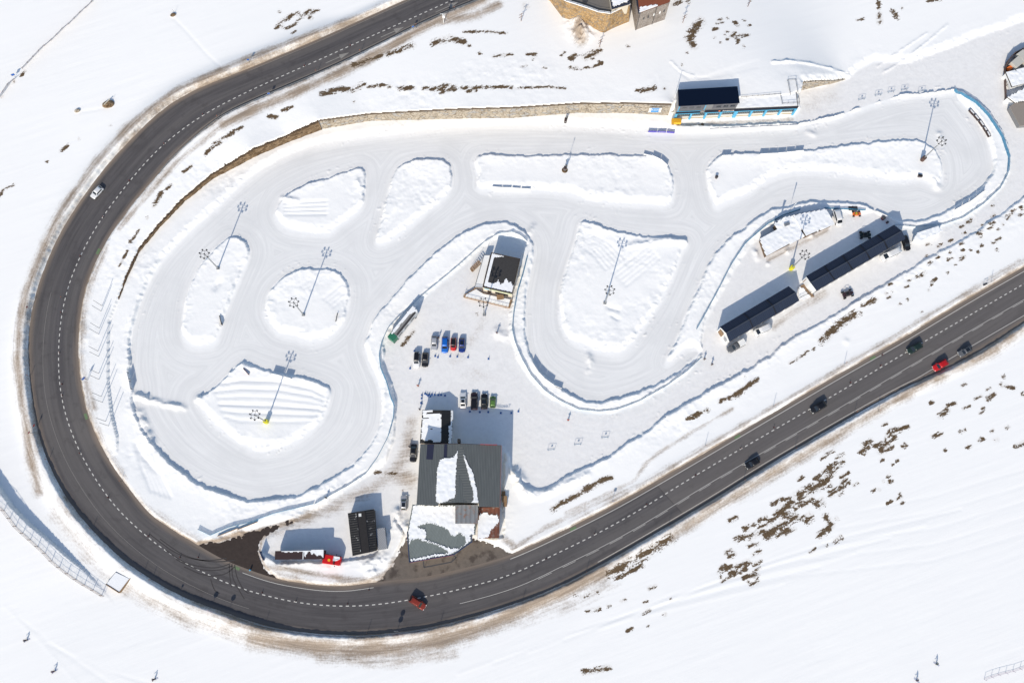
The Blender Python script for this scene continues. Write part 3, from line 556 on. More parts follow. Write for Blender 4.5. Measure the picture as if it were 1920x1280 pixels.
for u, v in ((834,17),(734,60),(632,107)):
    s0 = s_at(u, v); lt = .5*np.interp(s0, cum, wI)
    for a, b, c in (((-4.2, -.08), (1.0, -.08), .16), ((-4.2, .08), (1.0, .08), .16)): pass
    pts = [(3.4,-.12),(-1.2,-.12),(-1.2,-.75),(-4.2,0),(-1.2,.75),(-1.2,.12),(3.4,.12)]
    q = [rp(s0+a, lt+b)+[0, 0, .008] for a, b in pts]; o = len(mb.v); mb.v += [tuple(p) for p in q]
    for f in ((0, 1, 5, 6), (2, 3, 4)):
        f = tuple(o+i for i in f); a, b, c = (np.array(mb.v[i]) for i in f[:3]); mb.f.append(f if np.cross(b-a, c-a)[2] > 0 else f[::-1])
structure('worn_marking', mb, flat('worn_paint', (.27,.255,.235), .75, 0, .35, 2))
# green patches and tyre marks
mb = MB()
for u, v in ((462,1028),(1077,993),(1383,816),(1636,670),(185,470),(160,780)):
    q = s_at(u, v); l = np.interp(q, cum, wI)-.75; line(mb, q-.9, q+.9, l, .8, .9, .006)
structure('green_road_patch', mb, flat('green_paint', (.13,.19,.10), .8, 0, .3))
mb = MB()
TY = [[(300,1010),(345,1040),(395,1052),(440,1050)],[(310,1030),(350,1055),(400,1064),(432,1056)],[(330,1048),(370,1066),(410,1068),(436,1060)],[(345,1062),(385,1078),(420,1076),(440,1062)],[(435,1056),(436,1080),(445,1100),(458,1122)],[(440,1058),(444,1080),(455,1102),(466,1112)],[(430,1058),(431,1080),(434,1100)],[(280,1000),(330,1036),(380,1050),(425,1046)],[(395,1085),(402,1105),(412,1112)]]
for t in TY:
    w_ = resample(AX(catmull(t, 5)), .8)
    for off_ in (0.0,):
        d = np.gradient(w_, axis=0); d /= np.hypot(*d.T)[:, None]; n = np.c_[-d[:, 1], d[:, 0]]
        o = len(mb.v)
        for a, nn in zip(w_, n): mb.v += [(a[0]+nn[0]*.13, a[1]+nn[1]*.13, bz(*a)+.010), (a[0]-nn[0]*.13, a[1]-nn[1]*.13, bz(*a)+.010)]
        mb.f += [(o+2*k+1, o+2*k+3, o+2*k+2, o+2*k)[::-1] for k in range(len(w_)-1)]
        q0 = np.array([mb.v[i] for i in mb.f[-1][:3]])
        if np.cross(q0[1]-q0[0], q0[2]-q0[0])[2] < 0: mb.f[-(len(w_)-1):] = [f[::-1] for f in mb.f[-(len(w_)-1):]]
structure('tyre_mark', mb, flat('tyre_rubber_on_road', (.05,.045,.045), .8, 0, .3))
# ================================================================== SHARED MATERIALS
SNOW = NT('roof_snow'); SNOW.bump(SNOW.noise(3, 5), .4, .08); SNOW = SNOW.out(SNOW.mix(SNOW.noise(.6, 4), (.86,.865,.87), (.93,.93,.93)), .6, 0, .25)
STEEL = flat('galvanised_steel', (.34,.35,.36), .45, .6); DSTEEL = flat('dark_steel', (.09,.085,.085), .5, .3); WHITE = flat('white_paint', (.78,.78,.77), .5, 0, .06)
BLACK = flat('black_rubber', (.02,.02,.021), .7, 0, .2); GLASS = flat('dark_glass', (.012,.016,.022), .08, 0, .1, 3, .6); WOOD = flat('weathered_wood', (.27,.17,.095), .8, 0, .35, 2)
ORANGE = flat('orange_paint', (.75,.17,.03), .5); REDP = flat('red_paint', (.55,.03,.025), .45); BLUEP = flat('light_blue_paint', (.10,.42,.66), .5, 0, .08); NAVYP = flat('dark_blue_paint', (.02,.045,.13), .5)
CREAM = flat('cream_plaster', (.62,.56,.45), .8, 0, .1); GREYP = flat('grey_cladding', (.20,.20,.205), .6, 0, .12); YEL = flat('yellow_pad', (.72,.66,.03), .6, 0, .1)
CHROME = flat('lamp_glass', (.75,.75,.72), .12, 0, .05, 3, .6); TAIL = flat('tail_lamp_red', (.35,.01,.01), .3); RIMM = flat('alloy_rim', (.45,.45,.46), .35, .7)
def stone(name, c1, c2, c3, sc):
    n = NT(name); x, y, zz = n.sep(n.pos)
    v = nd(n.t, 'ShaderNodeTexVoronoi'); v.inputs['Scale'].default_value = sc
    w = n.comb(x, n.math('MULTIPLY', y, 1.0), n.math('MULTIPLY', zz, 1.7)); lk(n.t, w, v.inputs['Vector'])
    e = nd(n.t, 'ShaderNodeTexVoronoi', feature='DISTANCE_TO_EDGE'); e.inputs['Scale'].default_value = sc; lk(n.t, w, e.inputs['Vector'])
    h = n.sep(v.outputs['Color']); col = n.mix(h[0], c1, c2); col = n.mix(n.smooth(h[1], .72, .8), col, c3)
    col = n.mix(n.smooth(n.noise(.5, 5), .5, .72, 0, .6), col, tuple(q*.55 for q in c1))
    col = n.mix(n.smooth(e.outputs['Distance'], .0, .09), (.12,.085,.05), col)
    n.bump(e.outputs['Distance'], .8, .15); return n.out(col, .85, 0, .2)
STONE = stone('tan_stone', (.39,.335,.265), (.49,.435,.36), (.37,.36,.345), .85)
OSTONE = stone('ochre_stone', (.36,.225,.10), (.52,.35,.18), (.30,.24,.18), 1.5)
RUBB = stone('brown_rubble', (.15,.095,.05), (.30,.21,.13), (.10,.06,.03), 1.1)
GRANITE = stone('grey_brick', (.33,.29,.26), (.40,.36,.33), (.28,.25,.23), 2.2)

# ================================================================== RETAINING WALLS
def wall_along(name, label, pxpts, mat, over=.12, thick=.7, jag=0.0, coping=None):
    q = resample(np.c_[PX([p[:2] for p in pxpts]), [p[2] for p in pxpts]], .8)
    d = np.gradient(q[:, :2], axis=0); d /= np.hypot(*d.T)[:, None]; n = np.c_[d[:, 1], -d[:, 0]]   # towards the track
    rings = []
    for k, (x, y, h) in enumerate(q):
        h = h+over+(random.random()-.5)*jag; f = n[k]
        b = .35+jag*.35*random.random(); o = (x+f[0]*(b+.03*h), y+f[1]*(b+.03*h)); i = (x+f[0]*b, y+f[1]*b); r = (x-f[0]*thick, y-f[1]*thick)
        rings.append([(o[0], o[1], -.4), (i[0], i[1], h), (r[0], r[1], h), (r[0], r[1], -.4)])
    t = thing(name, label, 'wall', (q[0, 0], q[0, 1], 0), world=True)
    mb = MB().loft(rings); ob('masonry', mb, mat, t)
    if coping:
        mb = MB().loft([[(r[1][0], r[1][1], r[1][2]+.003), (r[1][0], r[1][1], r[1][2]+.16), (r[2][0], r[2][1], r[2][2]+.16), (r[2][0], r[2][1], r[2][2]+.003)] for r in rings]); ob('coping', mb, coping, t)
    return t
DIRTM = flat('dark_soil', (.085,.055,.032), .9, 0, .4, 1.5)
SEG = {(u, v): h for u, v, h in W1}
def seg(a, b): return [p for p in W1 if a <= p[0] <= b and p[1] < 600]
wall_along('stone_retaining_wall', 'long tan stone retaining wall above the north straight of the ice track', [(605,241,5.22),(695,226,4.18),(850,222,5.74),(960,220,6.09),(1085,211,5.74),(1175,211,5.92),(1252,215,6.35)], STONE, coping=flat('stone_coping', (.16,.12,.085), .9, 0, .4, 1.2))
wall_along('rubble_retaining_wall', 'brown rough rubble bank curving below the road on the left of the track', [(222,562,0.52),(238,520,0.78),(262,470,1.13),(300,425,1.57),(345,378,1.91),(400,334,2.44),(430,318,2.96),(480,292,4.44),(542,265,3.92),(603,241.5,5.22)], RUBB, .1, .9, .5, DIRTM)
wall_along('wing_retaining_wall', 'short wedge of tan stone wall tapering away east of the blue pillared building', [(1498,168,4.9),(1530,161,3.3),(1560,155,1.4),(1584,148,.2)], STONE, .05, .5)

# ================================================================== ROOF SNOW + BUILDING HELPERS
def snow_layer(name, parent, inc, exc, zf, d, su, sv, th=.12, jit=.5, mat=None):
    """a lying sheet of snow, cut by polygons; d: unit 2-D direction of the roof's ridges"""
    d = np.array(d)/np.hypot(*d); n = np.array([-d[1], d[0]]); allp = np.vstack(inc); a = allp@d; b = allp@n
    ua = np.arange(a.min(), a.max()+su, su); ub = np.arange(b.min(), b.max()+sv, sv)
    UA, UB = np.meshgrid(ua[:-1]+su/2, ub[:-1]+sv/2, indexing='ij')
    jx = (np.random.RandomState(len(ua)*7+len(ub)).rand(len(ub)-1)-.5)*jit          # every rib melts to its own length
    UA = UA+jx[None, :]; X = UA*d[0]+UB*n[0]; Y = UA*d[1]+UB*n[1]
    X2 = X+fbm(X, Y, 1.6, 2)*.35; Y2 = Y+fbm(X+50, Y, 1.6, 2)*.35; K = np.zeros(X.shape, bool)
    for p in inc: K |= inside(X, Y, p)
    for p in exc: K &= ~inside(X2, Y2, p)
    mb = MB(); idx = {}
    def vid_(i, j, lo):
        k = (i, j, lo)
        if k not in idx:
            x = ua[i]*d[0]+ub[j]*n[0]; y = ua[i]*d[1]+ub[j]*n[1]; idx[k] = len(mb.v)
            mb.v.append((x, y, zf(x, y)+(.02 if lo else th*(1+.5*vnoise(np.array([x*1.3]), np.array([y*1.3]))[0]))))
        return idx[k]
    ni, nj = K.shape
    for i in range(ni):
        for j in range(nj):
            if not K[i, j]: continue
            c = [(i, j), (i+1, j), (i+1, j+1), (i, j+1)]; mb.f.append(tuple(vid_(*q, 0) for q in c))
            for (di, dj), (p, q) in (((0, -1), (0, 1)), ((1, 0), (1, 2)), ((0, 1), (2, 3)), ((-1, 0), (3, 0))):
                ii, jj = i+di, j+dj
                if ii < 0 or jj < 0 or ii >= ni or jj >= nj or not K[ii, jj]:
                    mb.f.append((vid_(*c[p], 1), vid_(*c[q], 1), vid_(*c[q], 0), vid_(*c[p], 0)))
    return ob(name, mb, mat or SNOW, parent)
def unit(a, b):
    d = np.asarray(b)[:2]-np.asarray(a)[:2]; return d/np.hypot(*d)
def inset(poly, k):
    p = np.asarray(poly)[:, :2]; c = p.mean(0); v = c-p; L = np.hypot(*v.T)[:, None]; return p+v/L*k
def edge_strip(poly, idx, z0, z1, w, out=.0):
    """fascia boards along edges idx of a polygon"""
    mb = MB(); p = np.asarray(poly)[:, :2]; c = p.mean(0)
    for i in idx:
        a, b = p[i], p[(i+1) % len(p)]; d = unit(a, b); n = np.array([d[1], -d[0]])
        if np.dot(c-a, n) > 0: n = -n
        a2, b2 = a+n*(out+w/2), b+n*(out+w/2); mb.bar((a2[0], a2[1], z0), (b2[0], b2[1], z0), w, z1-z0)
    return mb
def face_quad(a, b, t0, t1, z0, z1, off, th=.05):
    """panel on the wall a->b between fractions t0..t1, standing off outwards (right of a->b)"""
    a = np.asarray(a)[:2]; b = np.asarray(b)[:2]; d = unit(a, b); n = np.array([d[1], -d[0]]); p = a+(b-a)*t0+n*(off+th/2); q = a+(b-a)*t1+n*(off+th/2)
    return MB().bar((p[0], p[1], z0), (q[0], q[1], z0), th, z1-z0)

# ---------------------------------------------------------------- main building
ZU = 7.7
up_px = [(788,832.5),(858,831.5),(940,835),(937,950.5),(898,949),(898,944),(859,942),(822,944),(822,948),(781,946)]
upw = [P(u, v, ZU) for u, v in up_px]; upp = np.array([q[:2] for q in upw])
R0 = P(863.3,832.5,ZU+.5)[:2]; R1 = P(859.5,942,ZU+.5)[:2]; rd = unit(R1, R0); ev = np.array([-rd[1], rd[0]])
def zup(x, y): return ZU+.55-.052*abs(np.dot(np.array([x, y])-R1, ev))
t = thing('restaurant_building', 'big grey corrugated roofed building beside the road with a wedge of snow on its roof', 'building', (*upp.mean(0), 0), world=True)
ob('wall', MB().prism(inset(upp, .35), 0, [zup(*q)-.25 for q in inset(upp, .35)]), CREAM, t)
CORR = sheet('grey_corrugated_roof', (.115,.125,.125), rd, .42)
CORR_E = sheet('grey_corrugated_roof_cross', (.115,.125,.125), ev, .42)
wl = [q for q in (P(788,832.5,ZU),P(863.3,832.3,ZU),P(859.5,942,ZU),P(822,943.5,ZU),P(822,948,ZU),P(781,946,ZU))]
el_ = [q for q in (P(863.3,832.3,ZU),P(940,835,ZU),P(937,950.5,ZU),P(898,949.5,ZU),P(897.5,943,ZU),P(859.5,942,ZU))]
def roofplate(name, pts, zf, mat, par, th=.14):
    pts = [(q[0], q[1], zf(q[0], q[1])) for q in pts]; a = sum(p[0]*q[1]-q[0]*p[1] for p, q in zip(pts, pts[1:]+pts[:1]))
    return ob(name, MB().slab(pts if a > 0 else pts[::-1], th), mat, par)
roofplate('roof', wl, zup, CORR, t); roofplate('roof', el_, zup, CORR, t)
rdg = [P(855,832.4,ZU+.5),P(873,845,ZU+.5),P(886,900,ZU+.5),P(895,941,ZU+.5),P(855,942,ZU+.5)]
mid = [P(866,834,ZU),P(873,850,ZU),P(886,893,ZU),P(889,926,ZU),P(884,941,ZU),P(838,941.5,ZU),P(850,934,ZU),P(855,925,ZU),P(855,880,ZU),P(858,846,ZU)]
roofplate('ridge_sheet', mid, lambda x, y: zup(x, y)+.04, CORR_E, t, .03)
snow_px = [[(858.5,845),(850,858),(834.5,858.5),(825.4,862),(822,873),(819,882),(819.4,899),(818,917),(817.2,939.4),(823,943),(838,939.4),(842.5,935),(853,932.7),(854.3,924.5),(853.6,909.7),(854.3,895),(856,870)],
           [(868.3,848),(872.5,858),(878,872),(887,886),(889,900),(891,907),(893,914),(897,938.6),(896.6,941.6),(882.5,941.6),(888.5,936.4),(887.7,924.5),(884,909.7),(879.6,894.8),(875.8,880),(872,865)]]
for q in snow_px: snow_layer('snow_cover', t, [PX(q, ZU+.3)], [], zup, ev, .18, .2, .24, .22)
for q in ([(801,833),(814,833),(811.3,861.3),(799,860.6)], [(833,833),(838.8,833),(837.8,857),(831.7,857)]):
    roofplate('skylight', [P(u, v, ZU+.2) for u, v in q], lambda x, y: zup(x, y)+.06, flat('skylight_panel', (.028,.03,.055), .35), t, .05)
roofplate('roof', [P(u, v, 6.6) for u, v in ((853.6,946.3),(896.4,946.0),(895.8,981),(853.6,981))], lambda x, y: 6.6, sheet('pale_grey_sheet', (.24,.25,.26), rd, 1.2, .5, .55), t, .5)
c_ = P(860.5,830,ZU-.6); ob('chimney', MB().box((c_[0], c_[1]+.5, ZU-1.2), (.75, .85, 4.2)), flat('soot_black', (.02,.02,.02), .8), t)
ob('fascia', edge_strip(upp, [0, 1, 2], ZU-.55, ZU-.05, .08, .02), flat('red_brown_trim', (.32,.09,.07), .6), t)
# sign letters on the north eave
ta, tb = P(901,834,ZU), P(932,835,ZU); dd = unit(ta, tb); ang = math.atan2(dd[1], dd[0])
cM = Matrix.Translation(((ta[0]+tb[0])/2, (ta[1]+tb[1])/2+.12, ZU+.72)) @ Matrix.Rotation(ang+PI, 4, 'Z') @ Matrix.Rotation(PI/2, 4, 'X')
text('sign_letters', 'Telecabina', 1.05, REDP, t, cM, .05)
# low annex on the north side
an = thing('workshop_annex', 'gabled annex half snow white and half bare black north of the big building', 'building', (*P(820,800)[:2], 0), world=True)
ZE, ZR = 2.9, 4.3
a4 = [P(792,768.5,ZE), P(787,831,ZE), P(846.8,831,ZE), P(850,768.5,ZE)]; r2 = [P(828,768.5,ZR), P(827.5,831,ZR)]
ap = np.array([q[:2] for q in a4]); rdn = unit(r2[1], r2[0]); rn = np.array([-rdn[1], rdn[0]])
def zan(x, y):
    k = np.dot(np.array([x, y])-r2[1][:2], rn); wl_ = np.dot(a4[1][:2]-r2[1][:2], rn); we_ = np.dot(a4[2][:2]-r2[1][:2], rn)
    return ZR-(ZR-ZE)*(k/wl_ if k*wl_ > 0 else k/we_)
ob('wall', MB().prism(inset([a4[0], a4[1], r2[1], a4[2], a4[3], r2[0]], .25), 0, [zan(*q)-.22 for q in inset([a4[0], a4[1], r2[1], a4[2], a4[3], r2[0]], .25)]), CREAM, an)
BLK = sheet('black_sheet_roof', (.018,.017,.018), rn, .5, .55)
roofplate('roof', [a4[0], a4[1], r2[1], r2[0]], zan, BLK, an, .1); roofplate('roof', [r2[0], r2[1], a4[2], a4[3]], zan, BLK, an, .1)
snow_layer('snow_cover', an, [PX([(793,769.5),(812,769),(812,772),(799,773),(801,776),(816,775),(828,777),(827.5,830),(814,829),(808,824),(797,826),(789,822)], 3.4)], [PX([(793,783),(805,783),(805,784.3),(793,784.3)], 3.4),PX([(806,804),(813,804.5),(813,806),(806,806)], 3.4),PX([(818,786),(822,786),(822,787.5),(818,787.5)], 3.4)], zan, rn, .2, .25, .14)
snow_layer('snow_cover', an, [PX([(845.5,769),(849.5,769),(846.5,830.5),(841,830.5),(842,815),(841,800),(845,797)], 3.1)], [], zan, rn, .2, .25, .12, .3)
# lower roadside part
fr_px = [(773.4,945.3),(763.8,995.8),(768,1053),(850,1039),(884.8,1014.4),(883.3,1003),(891.4,1001.8),(892,982.5),(893,946),(853,946)]
ZF = 5.2; frw = PX(fr_px, ZF)
f = thing('roadside_wing', 'wedge shaped wing by the road with blue edged roof under patchy snow', 'building', (*frw.mean(0), 0), world=True)
ob('wall', MB().prism(inset(frw, .45), 0, ZF-.3), CREAM, f)
FA = P(763.8,995.8,ZF)[:2]; FB = P(884,1007,ZF)[:2]; fd = unit(FA, FB); fn = np.array([-fd[1], fd[0]])
def zfr(x, y): return ZF+.015*np.dot(np.array([x, y])-FA, fn)
FR = sheet('front_corrugated_roof', (.20,.225,.215), unit(P(768,1053), P(790,990)), .36)
roofplate('roof', [(x, y) for x, y in frw], zfr, FR, f, .3)
gap1 = PX([(768.5,1048),(767,1020),(772,1010),(785,1009),(798,1013),(820,1022),(837,1030),(840,1036),(800,1042)], ZF); gap2 = PX([(781,986),(792,982),(802,980.5),(815,981),(826,985),(842,994),(848,1003),(853,1003),(862,999.5),(871,1004),(874,1015),(868,1025),(850,1028),(840,1026),(815,1018),(797,1010),(800,996)], ZF)
snow_layer('snow_cover', f, [inset(frw, .35)], [gap1, gap2], zfr, unit(P(768,1053), P(790,990)), .2, .2, .22, .45)
ob('fascia', edge_strip(frw, [1, 2, 3, 4], ZF-.75, ZF+.12, .14, .01), NAVYP, f)
ob('shop_sign', edge_strip(frw, [2], ZF-1.15, ZF-.8, .1, .1), flat('red_white_sign', (.45,.12,.11), .5), f)
# rusty side roof
rs = thing('side_shed', 'narrow lean-to with rusty brown roof under a tongue of snow east of the roadside wing', 'shed', (*P(915,980)[:2], 0), world=True)
rq = [P(u, v, 4.4) for u, v in ((898,950.5),(895,1009.5),(936,1008),(937.5,950.5))]
ob('wall', MB().prism(inset([q[:2] for q in rq], .3), 0, 4.2), CREAM, rs)
roofplate('roof', rq, lambda x, y: 4.4, sheet('rusty_roof', (.17,.06,.035), rd, 1.1, .7, .5, (.26,.24,.22)), rs, .2)
snow_layer('snow_cover', rs, [PX([(898,966),(904,961),(908,960),(916,964),(934,966.5),(935.5,978),(929,985),(921,993),(914.5,1008),(895.5,1009.5),(896.5,985)], 4.4)], [], lambda x, y: 4.4, rd, .22, .25, .2)
# canopy frame lying in front on the forecourt (flat rail)
cf = thing('canopy_rail', 'dark bent rail frame standing on the forecourt in front of the blue edged roof', 'rail', (*A(825,1055)[:2], 0), world=True)
cpts = [P(u, v, 3.0) for u, v in ((794,1051),(795,1063),(846,1053),(855,1045),(852,1041))]
mb = MB(); [mb.bar(a, b, .34, .16) for a, b in zip(cpts[:-1], cpts[1:])]; ob('beam', mb, DSTEEL, cf)
for q in cpts[1:4]: ob('post', MB().tube((q[0], q[1], 0), (q[0], q[1], 3.0), .06), DSTEEL, cf)
# small outside platform with table on east wall
ob_t = thing('crate_stack', 'dark crates stacked in the shade along the east wall of the big building', 'crates', (*P(946,935)[:2], 0), world=True)
for u, v, s_ in ((944,925,1.0),(946,936,1.4),(947,946,.9)):
    q = A(u, v); ob('crate', MB().box((q[0], q[1], GZ(q[0], q[1])+s_*.4), (s_, s_*1.2, s_*.8)), WOOD, ob_t)

# ---------------------------------------------------------------- kiosk
ZK = 4.9
kp = [P(u, v, ZK) for u, v in ((921.2,473.7),(905,538),(960.6,550.5),(975.6,485.5))]; kw = np.array([q[:2] for q in kp])
k = thing('kiosk_building', 'square two storey hut with flat dark felt roof half under snow inside the track bend', 'building', (*kw.mean(0), 0), world=True)
ob('wall', MB().prism(inset(kw, .15), 0, ZK-.05), CREAM, k)
FELT = flat('dark_roof_felt', (.045,.043,.043), .9, 0, .3, 2)
ob('roof', MB().prism(kw, ZK-.04, ZK+.1), FELT, k); ob('parapet', edge_strip(kw, [0, 1, 2, 3], ZK-.35, ZK+.32, .16, -.16), flat('dark_brown_trim', (.05,.035,.028), .7), k)
dk = unit(kw[1], kw[0])
snow_layer('snow_cover', k, [inset(kw, .3)], [PX([(926,484),(945,481),(952,478.5),(975,486),(968,532),(961,535),(957,527),(953,531),(949,522),(945,530),(938,534),(934,526),(926,532),(915,530),(921,505)], ZK)], lambda x, y: ZK+.1, dk, .2, .2, .12, .4)
ob('sign_panel', face_quad(kw[1], kw[2], .04, .97, ZK-1.25, ZK-.42, .02), flat('pale_green_sign', (.55,.62,.40), .6, 0, .25, .9), k)
ob('sign_panel', face_quad(kw[1], kw[2], .06, .22, ZK-1.15, ZK-.5, .09), flat('pale_blue_sign', (.35,.58,.75), .6), k)
ob('door', face_quad(kw[1], kw[2], .16, .26, .3, 2.4, .02), flat('dark_door', (.05,.03,.02), .6), k)
ob('window', face_quad(kw[1], kw[2], .42, .86, 1.3, 2.6, .02), GLASS, k)
ob('window', face_quad(kw[0], kw[1], .3, .7, 2.6, 3.8, .02), GLASS, k)
dp = PX([(908,478),(890,540),(904,541),(919,478)], 2.6)
ob('side_deck', MB().prism(dp, 2.35, 2.6), WOOD, k); ob('deck_snow', MB().prism(inset(dp, .15), 2.603, 2.78), SNOW, k)
mb = MB()
for a, b in ((0, 1), (1, 2)):
    for i in range(7):
        q = dp[a]+(dp[b]-dp[a])*i/6; mb.tube((q[0], q[1], 2.6), (q[0], q[1], 3.6), .035, 6)
    mb.bar((*dp[a], 3.55), (*dp[b], 3.55), .07, .07); mb.bar((*dp[a], 3.1), (*dp[b], 3.1), .05, .05)
ob('railing', mb, DSTEEL, k)
for q in dp: ob('post', MB().box((q[0], q[1], 1.17), (.16, .16, 2.35)), WOOD, k)
fp = PX([(871,552),(869,556.5),(956,577),(960,562),(905,548),(890,540)], .8); ob('front_deck', MB().prism(fp, .05, .8), WOOD, k); ob('deck_snow', MB().prism(inset(fp, .5), .803, .98), SNOW, k)
mb = MB()
for a, b in ((0, 1), (1, 2), (2, 3)):
    L = int(np.hypot(*(fp[b]-fp[a]))/1.2)+1
    for i in range(L+1):
        q = fp[a]+(fp[b]-fp[a])*i/L; mb.tube((q[0], q[1], .8), (q[0], q[1], 1.8), .035, 6)
    mb.bar((*fp[a], 1.74), (*fp[b], 1.74), .08, .06)
ob('railing', mb, WOOD, k)
mb = MB(); s0, s1 = P(884,507)[:2], P(900,497)[:2]; sdv = unit(s0, s1)
for i in range(9):
    q = s0+(s1-s0)*i/8; mb.box((q[0], q[1], .3*(i+1)-.05), (.32, 1.1, .07), math.atan2(sdv[1], sdv[0]))
for sg in (-.6, .6):
    nn = np.array([-sdv[1], sdv[0]])*sg; mb.tube((s0[0]+nn[0], s0[1]+nn[1], .9), (s1[0]+nn[0], s1[1]+nn[1], 3.5), .04, 6); mb.bar((s0[0]+nn[0], s0[1]+nn[1], .0), (s1[0]+nn[0], s1[1]+nn[1], 2.6), .06, .2)
ob('staircase', mb, WOOD, k)
tb_ = thing('deck_table', 'brown wooden table on the snowy front deck of the kiosk', 'table', (*P(938,558,.98)[:2], .98), .2); ob('table_top', MB().box((0, 0, .74), (2.0, 1.5, .07)), WOOD, tb_)
for a in (-.8, .8): ob('leg', MB().box((a, 0, .355), (.1, 1.0, .7)), WOOD, tb_)

# ---------------------------------------------------------------- office trailer
ZC = 3.6
cq = [P(u, v, ZC) for u, v in ((773.9,573.6),(726.5,631),(737.5,639.5),(783,583))]; cw = np.array([q[:2] for q in cq])
c = thing('office_trailer', 'long narrow grey office trailer with green front end and patchy snow along the blue net', 'trailer', (*cw.mean(0), 0), world=True)
ob('body', MB().prism(cw, .5, ZC), flat('trailer_grey', (.52,.54,.56), .5), c)
dcv = unit(cw[1], cw[0]); ln = np.hypot(*(cw[1]-cw[0]))
ob('roof', MB().prism(inset(cw, .12), ZC+.003, ZC+.1), flat('trailer_roof_grey', (.24,.235,.23), .7, 0, .2, 2), c)
e0, e1 = cw[1], cw[2]; e2, e3 = cw[2]+dcv*1.7, cw[1]+dcv*1.7
ob('end_cap', MB().prism([e0-dcv*.02, e1-dcv*.02, e2, e3], .5, ZC+.16), flat('green_cap', (.03,.17,.10), .5), c)
snow_layer('snow_cover', c, [PX([(774,574),(783,583),(781,586),(777,585),(771,588),(765,592),(761,597),(750,610),(741,622),(734,627),(732,626),(750,603),(763,586)], ZC)], [], lambda x, y: ZC+.1, dcv, .2, .2, .12)
ob('eave', MB().prism([cw[2]+dcv*2.0, cw[3], cw[3]+np.array([-dcv[1], dcv[0]])*.55, cw[2]+dcv*2.0+np.array([-dcv[1], dcv[0]])*.55], ZC+.1, ZC+.22), flat('dark_eave', (.055,.05,.05), .6), c)
for t0 in (.2, .45, .7): ob('window', face_quad(cw[2], cw[3], t0, t0+.14, 1.5, 2.6, .02), GLASS, c)
for t0 in (.15, .85):
    q = cw[1]+(cw[0]-cw[1])*t0+(cw[2]-cw[1])*.5; ob('skid', MB().box((q[0], q[1], .25), (.4, 2.2, .5), math.atan2(dcv[1], dcv[0])), DSTEEL, c)

# ---------------------------------------------------------------- pit garages
NORTHR = sheet('pit_roof_dark', (.013,.017,.030), (.5,.5), .5, .5); 
def pit(name, label, NWc, NEc, SWc, SEc, RWc, REc, nsec, door=True):
    ze, zr = 4.3, 5.7
    nw, ne, sw, se = (P(*q, ze) for q in (NWc, NEc, SWc, SEc)); rw, re = P(*RWc, zr), P(*REc, zr)
    t = thing(name, label, 'garage', (*(nw+se)[:2]/2, 0), world=True); d = unit(rw, re)
    roof = sheet('pit_roof', (.014,.025,.054), np.array([-d[1], d[0]]), .55, .8)
    body = [q[:2] for q in (nw*.92+rw*.08, rw+(re-rw)*.012, sw*.92+rw*.08, se*.92+re*.08, re-(re-rw)*.012, ne*.92+re*.08)]
    ob('wall', MB().prism(body, 0, [ze-.1, zr-.3, ze-.1, ze-.1, zr-.3, ze-.1]), WHITE, t)
    ob('roof', MB().slab([tuple(nw), tuple(rw), tuple(re), tuple(ne)], .12), roof, t); ob('roof', MB().slab([tuple(rw), tuple(sw), tuple(se), tuple(re)], .12), roof, t)
    for i in range(1, nsec):
        k = i/nsec
        for p, q in ((nw+(ne-nw)*k, rw+(re-rw)*k), (rw+(re-rw)*k, sw+(se-sw)*k)):
            ob('roof_seam', MB().bar(p+[0, 0, .003], q+[0, 0, .003], .22, .16), flat('seam_black', (.009,.009,.012), .6), t)
    ob('ridge_cap', MB().bar(rw+[0, 0, .02], re+[0, 0, .02], .25, .1), flat('ridge_grey', (.06,.07,.09), .5), t)
    a, b = body[2], body[3]
    for i in range(nsec*2):
        ob('door', face_quad(a, b, (i+.12)/(nsec*2), (i+.88)/(nsec*2), .1, 3.2, .02), GREYP, t)
    ob('gable_panel', face_quad(body[0], body[2], .08, .45, .3, 3.6, .02), WOOD, t)
    ob('window', face_quad(body[0], body[2], .62, .86, 1.2, 2.8, .02), flat('shutter_grey', (.35,.36,.38), .5), t)
    return t
pit('pit_garage', 'shorter western pit garage with navy black gable roof beside the service lane', (1350,612.6), (1478.8,536.4), (1368,641), (1498.8,563.4), (1361.6,624.5), (1492.3,548), 3)
pit('pit_garage', 'longer eastern pit garage with navy black gable roof in five seamed sections', (1511.5,517.5), (1676.4,421.4), (1531.5,545), (1697.7,447.7), (1520,530), (1691.2,433), 5)
dkp = PX([(1497,538),(1513,529),(1527,556),(1504,556)], .5); dkt = thing('timber_deck', 'brown timber deck between the two pit garages half under snow', 'deck', (*dkp.mean(0), 0), world=True)
ob('deck_board', MB().prism(dkp, .02, .5), flat('deck_planks', (.25,.165,.10), .8, 0, .3, 2.5), dkt)
snow_layer('snow_cover', dkt, [PX([(1497,537),(1507,542),(1517,553),(1521,556),(1504,563),(1498,556)], .5)], [], lambda x, y: .5, (1, 0), .3, .3, .18)
mb = MB(); ra_, rb_ = P(1497,560,.5), P(1519,549,.5)
for i in range(9):
    q = ra_+(rb_-ra_)*i/8; mb.tube(q, q+[0, 0, 1.1], .04, 6)
mb.bar(ra_+[0, 0, 1.05], rb_+[0, 0, 1.05], .07, .07); ob('railing', mb, DSTEEL, dkt)

